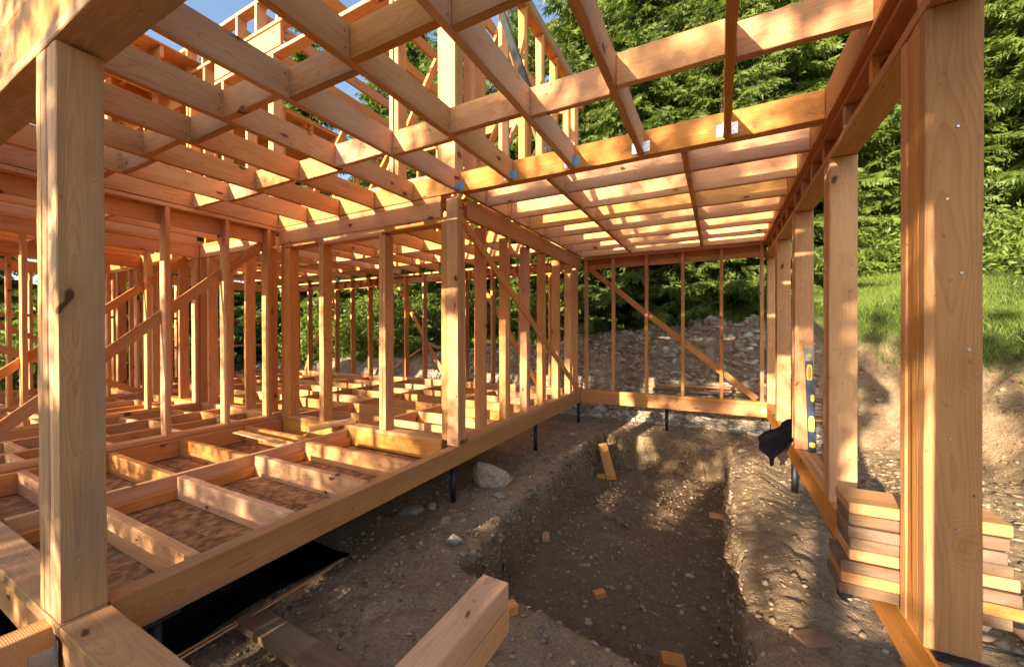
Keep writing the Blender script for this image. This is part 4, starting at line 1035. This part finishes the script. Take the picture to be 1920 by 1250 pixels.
def stonemat(name, stops):
    m, t, b = newmat(name); g = N(t, 'ShaderNodeNewGeometry')
    L(t, ramp(t, g.outputs['Random Per Island'], stops), b.inputs['Base Color']); b.inputs['Roughness'].default_value = 0.9
    tc = N(t, 'ShaderNodeTexCoord'); L(t, bump(t, noise(t, tc.outputs['Object'], 40, 4), 0.6, 0.01), b.inputs['Normal'])
    return m
M_GRAVEL = stonemat('gravel_mix', [(0, (0.27, 0.205, 0.135)), (0.45, (0.44, 0.36, 0.26)), (0.85, (0.54, 0.48, 0.39)), (1, (0.64, 0.59, 0.51))])
M_CLOD = stonemat('dirt_clods', [(0, (0.14, 0.085, 0.044)), (0.5, (0.32, 0.215, 0.12)), (0.9, (0.40, 0.29, 0.18)), (1, (0.40, 0.33, 0.24))])
M_CHIP = stonemat('wood_chips', [(0, (0.36, 0.21, 0.09)), (0.5, (0.55, 0.40, 0.24)), (1, (0.75, 0.70, 0.60))])
q = rng
def sel(n, x0, x1, y0, y1, f=None):
    x = q.uniform(x0, x1, n); y = q.uniform(y0, y1, n)
    if f is not None:
        z, s, m = gz_a(x, y); k = f(x, y, s, m); return x[k], y[k]
    return x, y
x, y = sel(30000, -8, 1.6, 8.0, 11.0, lambda x, y, s, m: (s > -0.2) & (s < 1.35))
tag(scatter('bank_gravel', x, y, 0.012+0.08*q.random(len(x))**4, 1, M_GRAVEL), 'loose grey stones covering the cut bank behind the house', 'gravel')
x, y = sel(34000, -3.0, 1.1, 1.0, 8.6, lambda x, y, s, m: (q.random(len(x)) < np.where((x < -1.8) | (y > 7), 1.0, 0.4)))
tag(scatter('ground_gravel', x, y, 0.003+0.024*q.random(len(x))**6, 2, M_CLOD), 'small stones scattered on the bare ground and pit floor', 'gravel')
x, y = sel(16000, 0.9, 4.5, 1.2, 10.2, lambda x, y, s, m: s < 1.2)
tag(scatter('slope_gravel', x, y, 0.004+0.045*q.random(len(x))**6, 3, M_CLOD), 'small stones on the bare slope at the right', 'gravel')
x, y = sel(3600, -1.9, 0.9, 2.0, 7.2, lambda x, y, s, m: (q.random(len(x)) < 0.25+0.75*m*(x > -0.9)))
tag(scatter('wood_chips', x, y, 0.0015+0.009*q.random(len(x))**4, 4, M_CHIP, shape=1), 'pale sawdust and wood chips strewn over the pit floor', 'wood chips')

x, y = sel(90000, -2.15, 0.45, 2.0, 7.3, lambda x, y, s, m: ((m > 0.03) & (m < 0.97)) | (q.random(len(x)) < 0.015))
tag(scatter('edge_clods', x, y, 0.004+0.022*q.random(len(x))**4, 6, M_CLOD, flat=0.9), 'crumbling clods of earth along the cut edges of the pit', 'clods')

# ------------------------------------------------------------------ grass
def grass(n, fx0, fx1, fy0, fy1, hmin, hmax, seed, label, smin=1.25, wd=0.006):
    r = np.random.default_rng(seed)
    x = r.uniform(fx0, fx1, n); y = r.uniform(fy0, fy1, n); z, s, m = gz_a(x, y)
    cl = fbm(x, y, 3, 1.1)
    k = (s + 0.25*fbm(x, y, 3, 1.3) > smin) & (r.random(n) < 0.65+0.5*cl); x, y, z, cl = x[k], y[k], z[k], cl[k]; n = len(x)
    h = r.uniform(hmin, hmax, n)*(0.7+0.5*np.clip(cl+0.4, 0, 1)); a = r.uniform(0, 6.28, n); ln = r.uniform(0.2, 0.9, n)*h; b = r.uniform(0, 6.28, n)
    P0 = np.stack([x-np.cos(a)*wd, y-np.sin(a)*wd, z-0.01], -1); P1 = np.stack([x+np.cos(a)*wd, y+np.sin(a)*wd, z-0.01], -1)
    P2 = np.stack([x+np.cos(b)*ln, y+np.sin(b)*ln, z+h], -1)
    V = np.stack([P0, P1, P2], 1).reshape(-1, 3); Fq = np.arange(3*n).reshape(n, 3)
    ti = np.clip(0.45+0.35*cl+r.normal(size=n)*0.2, 0, 1)
    o = bpy.data.objects.new('grass', np_mesh('grass', V, Fq, M_GRASS, attrs={'tint': np.repeat(ti, 3)})); C.objects.link(o)
    o['kind'] = 'stuff'; tag(o, label, 'grass')
grass(170000, 1.0, 9.0, 2.5, 14, 0.05, 0.16, 1, 'sunlit green grass on the slope at the right')
grass(150000, -14, 1.2, 9.0, 15, 0.06, 0.20, 2, 'green grass on top of the bank behind the house', wd=0.008)
grass(20000, 2.2, 6.0, 1.5, 7.5, 0.15, 0.40, 3, 'taller grass tufts on the right slope', 1.6, 0.006)

# ------------------------------------------------------------------ trees
def spruce_meshes(seed, H, Rad, zmin=0.05, dens=1.0, leafsz=1.0):
    r = np.random.default_rng(seed)
    spr = []   # sprig roots, directions, sizes, tints
    bv = []; bf = []
    z = zmin*H
    while z < H*0.985:
        f = 1 - z/H
        nb = int(r.integers(6, 9)) if f > 0.15 else 4
        a0 = r.uniform(0, 6.28)
        for k in range(nb):
            a = a0 + 6.283*k/nb + r.normal()*0.18
            Lb = Rad*(f**0.72)*r.uniform(0.72, 1.12) + 0.12
            zz = z + r.normal()*0.08
            droop = r.uniform(0.22, 0.45) if f > 0.3 else r.uniform(-0.1, 0.2)
            n = max(4, int(Lb/0.065*dens)); t = (np.arange(n)+r.random(n))/n; t = t**0.75
            rr = t*Lb; hz = zz - droop*rr + 0.20*droop*rr*t*1.6
            tint0 = r.uniform(0.15, 0.6)
            px = np.cos(a)*rr; py = np.sin(a)*rr
            side = np.where(np.arange(n) % 2, 1, -1)*r.uniform(0.35, 1.15, n)
            da = a + side; dl = (0.22+0.36*(1-t))*r.uniform(0.7, 1.2, n)*leafsz*min(1.3, 0.6+Lb*0.3)
            dx = np.cos(da); dy = np.sin(da); dz = -r.uniform(0.25, 1.0, n)
            spr.append(np.stack([px, py, hz, dx, dy, dz, dl, np.clip(tint0+0.35*t+r.normal(size=n)*0.12, 0, 1)], -1))
            # bare branch
            b0 = len(bv); m_ = 4
            for i in range(m_):
                tt = i/(m_-1); q_ = tt*Lb; w_ = 0.022*(f+0.2)*(1-tt)+0.003
                c = np.array((np.cos(a)*q_, np.sin(a)*q_, zz-droop*q_+0.32*droop*q_*tt))
                for j in range(3):
                    bv.append(c+np.array((-np.sin(a)*math.cos(j*2.09), np.cos(a)*math.cos(j*2.09), math.sin(j*2.09)))*w_)
            for i in range(m_-1):
                for j in range(3): bf.append((b0+i*3+j, b0+i*3+(j+1) % 3, b0+i*3+3+(j+1) % 3, b0+i*3+3+j))
        z += r.uniform(0.20, 0.30)*(1.0 if f > 0.2 else 0.8)
    sp = np.concatenate(spr); n = len(sp)
    # feather of needles along each sprig
    O = sp[:, :3]; D = sp[:, 3:6]; D = D/np.linalg.norm(D, axis=1)[:, None]; Ls = sp[:, 6]; ti = sp[:, 7]
    S1 = np.cross(D, r.normal(size=(n, 3))); S1 /= np.linalg.norm(S1, axis=1)[:, None]
    U = np.cross(D, S1)
    tris = []; tv = []
    nb = 7
    for j in range(nb):
        tt = (j+0.5)/nb; sgn = 1 if j % 2 else -1
        base = O + D*(Ls*tt*0.85)[:, None]
        if j == nb-1: d2 = D
        else: d2 = D*0.75 + S1*(sgn*0.75) + np.array((0, 0, -0.25)); 
        d2 = d2 + r.normal(size=(n, 3))*0.12; d2 = d2/np.linalg.norm(d2, axis=1)[:, None]
        ll = Ls*(0.50-0.22*tt)*r.uniform(0.8, 1.25, n); wv = np.cross(d2, U + r.normal(size=(n, 3))*0.3); wv /= np.linalg.norm(wv, axis=1)[:, None]
        ww = ll*0.21
        p0 = base - wv*ww[:, None]; p1 = base + wv*ww[:, None]; p2 = base + d2*ll[:, None]
        tv.append(np.stack([p0, p1, p2], 1)); tris.append(np.clip(ti+r.normal(size=n)*0.08, 0, 1))
    V = np.concatenate(tv).reshape(-1, 3); T_ = np.concatenate(tris)
    crown = np_mesh('crown', V, np.arange(len(V)).reshape(-1, 3), M_NEEDLE, attrs={'tint': np.repeat(T_, 3)})
    # trunk
    b0 = len(bv); k = 8; hs = np.linspace(0, H, 9)
    for i, h in enumerate(hs):
        rad = max(0.012, 0.017*H*(1-h/H)**0.9 + 0.01)
        for j in range(k): bv.append(np.array((rad*math.cos(j*6.283/k), rad*math.sin(j*6.283/k), h-0.3*(i == 0))))
    for i in range(len(hs)-1):
        for j in range(k): bf.append((b0+i*k+j, b0+i*k+(j+1) % k, b0+i*k+k+(j+1) % k, b0+i*k+k+j))
    trunk = np_mesh('trunk', np.array(bv), np.array(bf), M_BARK)
    return crown, trunk
SP = [spruce_meshes(1, 15, 3.0), spruce_meshes(2, 13, 2.7), spruce_meshes(3, 11, 2.6, zmin=0.03), spruce_meshes(4, 4.2, 1.3, zmin=0.05, dens=1.2, leafsz=0.8)]
def tree(k, x, y, s, rot, label, group, zo=0.0, parts=('crown', 'trunk')):
    t = thing('spruce_tree', label, 'tree', (x, y, gz(x, y)+zo), group); t.rotation_euler[2] = rot; t.scale = (s, s, s)
    for nme, me in zip(('crown', 'trunk'), SP[k]):
        o = bpy.data.objects.new(nme, me); C.objects.link(o); o.parent = t
    return t
G1 = 'spruces on the slope behind the house'
tree(0, 0.6, 13.6, 1.12, 0.3, 'tall spruce right behind the far wall filling the view above the pit', G1)
tree(2, -1.9, 11.3, 1.1, 1.3, 'spruce with low dark boughs behind the left half of the far wall', G1)
tree(2, 0.1, 11.1, 0.85, 2.1, 'smaller spruce close behind the far stud wall', G1)
tree(2, -4.0, 11.4, 0.8, 0.9, 'low spruce behind the inner corner of the pit room', G1)
tree(0, 3.2, 15.6, 1.15, 2.2, 'tall spruce rising between the overhead joists at the right', G1)
tree(1, 5.6, 17.5, 1.1, 4.0, 'spruce behind the right row of posts', G1)
tree(0, 7.6, 15.5, 1.1, 0.9, 'spruce to the right of the nearest post', G1)
tree(1, 10.0, 18.5, 1.2, 2.9, 'spruce at the right edge farther up the slope', G1)
tree(0, -4.2, 14.4, 1.25, 3.3, 'spruce seen above the upper storey wall', G1)
tree(2, 1.6, 17.5, 1.5, 5.1, 'far spruce between two taller ones above the right joists', G1)
tree(1, -6.9, 13.6, 0.98, 0.2, 'spruce seen through the middle of the rear wall', G1)
tree(2, -8.8, 12.8, 1.15, 1.7, 'spruce behind the scrap heap', G1)
tree(0, -10.8, 14.6, 1.0, 4.4, 'spruce seen through the left part of the rear wall', G1)
tree(1, -13.4, 12.8, 1.0, 2.4, 'spruce beyond the left rooms', G1)
tree(1, -16.5, 11.4, 1.2, 3.9, 'spruce left of the rear wall', G1)
tree(0, -19.5, 9.0, 0.9, 0.7, 'spruce whose tips show beside the patch of sky', G1)
tree(2, -18.5, 5.5, 0.95, 5.7, 'spruce beyond the outer left wall', G1)
tree(1, -20.5, 2.5, 1.0, 1.1, 'spruce at the far left edge', G1)
tree(0, -15.5, 17.4, 1.3, 2.6, 'farther spruce in the second row at the left', G1)
tree(1, -8.5, 18.0, 1.15, 3.1, 'second row spruce behind the rear wall', G1)
tree(0, -2.2, 18.0, 1.5, 4.7, 'second row spruce behind the upper storey', G1)
tree(1, 4.5, 21.0, 1.35, 1.9, 'second row spruce high on the right slope', G1)
tree(0, 9.0, 23.0, 1.3, 5.3, 'second row spruce far right', G1)
ORD = ['first', 'second', 'third', 'fourth', 'fifth', 'sixth', 'seventh', 'eighth']
# forest and young growth behind the camera: what dapples the evening light
G2 = 'trees at the clearing edge behind the camera'
rb = random.Random(4)
for k, (x, y, kk, s) in enumerate([(-13.5, -15, 0, 0.55), (-9.8, -17, 1, 0.6), (-0.8, -16, 0, 0.45), (2.2, -18, 1, 0.5), (5.0, -16, 0, 0.5), (-16.5, -17, 1, 0.6)]):
    tree(kk, x, y, s, k*1.1, ORD[k] + ' tall clearing edge spruce from the left behind the camera', G2)
for k, (x, y, s) in enumerate([(-11.5, -9.5, .45), (-9.2, -10.2, .5), (-7.0, -9.2, .42), (-5.2, -10.4, .5), (-3.9, -9.0, .42), (-2.7, -10.0, .46)]):
    tree(3, x, y, s*1.3, k*0.7, ORD[k] + ' young spruce from the left behind the camera', 'young spruces behind the camera')
def birch_meshes(seed, ncl=60, w=1.6, z0=0.9, z1=6.0, leaves=230, rad=0.3):
    r = np.random.default_rng(seed)
    c = np.stack([r.uniform(-w, w, ncl), r.uniform(-w, w, ncl), z0+(z1-z0)*r.random(ncl)**1.15], -1)
    sz = rad*r.uniform(0.5, 1.3, ncl)
    k = np.repeat(np.arange(ncl), leaves); n = len(k)
    p = c[k] + r.normal(size=(n, 3))*sz[k][:, None]*0.62
    d = r.normal(size=(n, 3)); d /= np.linalg.norm(d, axis=1)[:, None]
    u = np.cross(d, r.normal(size=(n, 3))); u /= np.linalg.norm(u, axis=1)[:, None]
    l = r.uniform(0.03, 0.055, n)[:, None]
    V = np.stack([p-d*l, p-u*l*0.6, p+d*l, p+u*l*0.6], 1).reshape(-1, 3)
    ti = np.clip(0.4+0.4*r.random(ncl)[k], 0, 1)
    cr = np_mesh('crown', V, np.arange(4*n).reshape(n, 4), M_LEAF, attrs={'tint': np.repeat(ti, 4)})
    vs = []; fs = []
    def tube(pts):
        b = len(vs)
        for (q_, w0) in pts:
            for j in range(5): vs.append(np.array(q_)+np.array((math.cos(j*1.257), math.sin(j*1.257), 0))*w0)
        for i in range(len(pts)-1):
            for j in range(5): fs.append((b+i*5+j, b+i*5+(j+1) % 5, b+i*5+5+(j+1) % 5, b+i*5+5+j))
    tube([((0, 0, -0.3), 0.09), ((0.05, 0.03, 2), 0.07), ((0, 0, 4), 0.045), ((0, 0, z1), 0.01)])
    for q_ in c: tube([((0, 0, q_[2]*0.75), 0.022), (tuple(q_), 0.006)])
    return cr, np_mesh('trunk', np.array(vs), np.array(fs), M_BARK)
SP.append(birch_meshes(21)); SP.append(birch_meshes(22, 44)); SP.append(birch_meshes(23, 24)); SP.append(birch_meshes(24, 84, 1.7, 2.6, 7.3, 250, 0.22)); SP.append(birch_meshes(25, 36, 1.6, 5.1, 7.2, 170, 0.22)); SP.append(birch_meshes(26, 75, 1.7, 0.1, 2.45, 200, 0.28)); SP.append(birch_meshes(27, 16, 1.5, 2.7, 5.0, 170, 0.15))
for k, (x, y, kk, s) in enumerate([(-13.5, -8.2, 4, 1), (-11.0, -7.8, 5, 1), (-8.3, -8.3, 6, 1), (-6.2, -8.0, 4, .97), (-3.6, -8.2, 7, 1), (-1.3, -7.8, 8, 1), (0.6, -8.2, 6, 1), (3.2, -7.6, 6, 1)]):
    tree(kk, x, y, s, k*1.7, ORD[k] + ' broadleaf tree from the left behind the camera', 'loose broadleaf trees behind the camera')

for k, (x, y, kk, s) in enumerate([(-5.6, -7.6, 9, 1), (-2.6, -7.8, 9, 1), (-1.2, -6.9, 10, 1), (1.9, -7.4, 10, 1), (-3.4, -7.0, 10, 1)]):
    tree(kk, x, y, s, k*1.1, ORD[k] + ' low bushy tree in the hedge behind the camera', 'hedge behind the camera')

# broadleaf shrubs behind the rear wall
def shrub_meshes(seed, n=9000, rx=1.6, rz=1.6):
    r = np.random.default_rng(seed)
    cl = r.normal(size=(46, 3)); cl /= np.linalg.norm(cl, axis=1)[:, None]; cl *= (r.random(46)**0.45)[:, None]*np.array((rx, rx, rz)); cl[:, 2] = np.abs(cl[:, 2])+0.25
    k = r.integers(0, 46, n); p = cl[k] + r.normal(size=(n, 3))*0.24
    d = r.normal(size=(n, 3)); d[:, 2] -= 0.4; d /= np.linalg.norm(d, axis=1)[:, None]
    u = np.cross(d, r.normal(size=(n, 3))); u /= np.linalg.norm(u, axis=1)[:, None]
    l = r.uniform(0.05, 0.10, n)[:, None]; w_ = l*0.36
    V = np.stack([p-d*l, p-u*w_, p+d*l, p+u*w_], 1).reshape(-1, 3)
    ti = np.clip(0.35+0.5*r.random(46)[k]+r.normal(size=n)*0.1, 0, 1)
    cr = np_mesh('foliage', V, np.arange(4*n).reshape(n, 4), M_LEAF, attrs={'tint': np.repeat(ti, 4)})
    vs = []; fs = []
    for c in cl[:22]:
        b = len(vs)
        for (q_, w0) in ((np.zeros(3), 0.03), (c*0.5+np.array((0, 0, 0.15)), 0.018), (c, 0.006)):
            for j in range(4): vs.append(q_+np.array((math.cos(j*1.57), math.sin(j*1.57), 0))*w0)
        for i in range(2):
            for j in range(4): fs.append((b+i*4+j, b+i*4+(j+1) % 4, b+i*4+4+(j+1) % 4, b+i*4+4+j))
    return cr, np_mesh('stems', np.array(vs), np.array(fs), M_BARK)
SH = [shrub_meshes(11), shrub_meshes(12, 8000, 1.3, 2.0)]
for i, (k, x, y, s, lab) in enumerate([(0, -9.6, 11.3, 1.0, 'leafy shrub left of the scrap heap'), (1, -11.8, 11.0, 1.0, 'leafy shrub behind the left part of the rear wall'), (0, -7.2, 11.8, 0.9, 'leafy shrub behind the scrap heap'),
        (1, -5.2, 11.6, 0.95, 'leafy shrub behind the middle of the rear wall'), (0, -3.9, 11.2, 0.7, 'small leafy shrub behind the wall beside the pit'), (1, -14.2, 10.2, 1.0, 'leafy shrub beyond the outer left wall'),
        (0, 4.9, 13.0, 0.9, 'bright shrub at the top of the sunlit grass'), (1, 3.4, 13.4, 0.6, 'small bright shrub beside the second right post'), (0, -15.5, 6.0, 1.1, 'leafy shrub outside the left wall'), (1, -15.0, 3.0, 1.1, 'leafy shrub left of all the partitions')]):
    t = thing('shrub', lab, 'shrub', (x, y, gz(x, y)-0.1), 'leafy shrubs on the slope'); t.scale = (s, s, s); t.rotation_euler[2] = i*1.3
    for nme, me in zip(('foliage', 'stems'), SH[k]):
        o = bpy.data.objects.new(nme, me); C.objects.link(o); o.parent = t
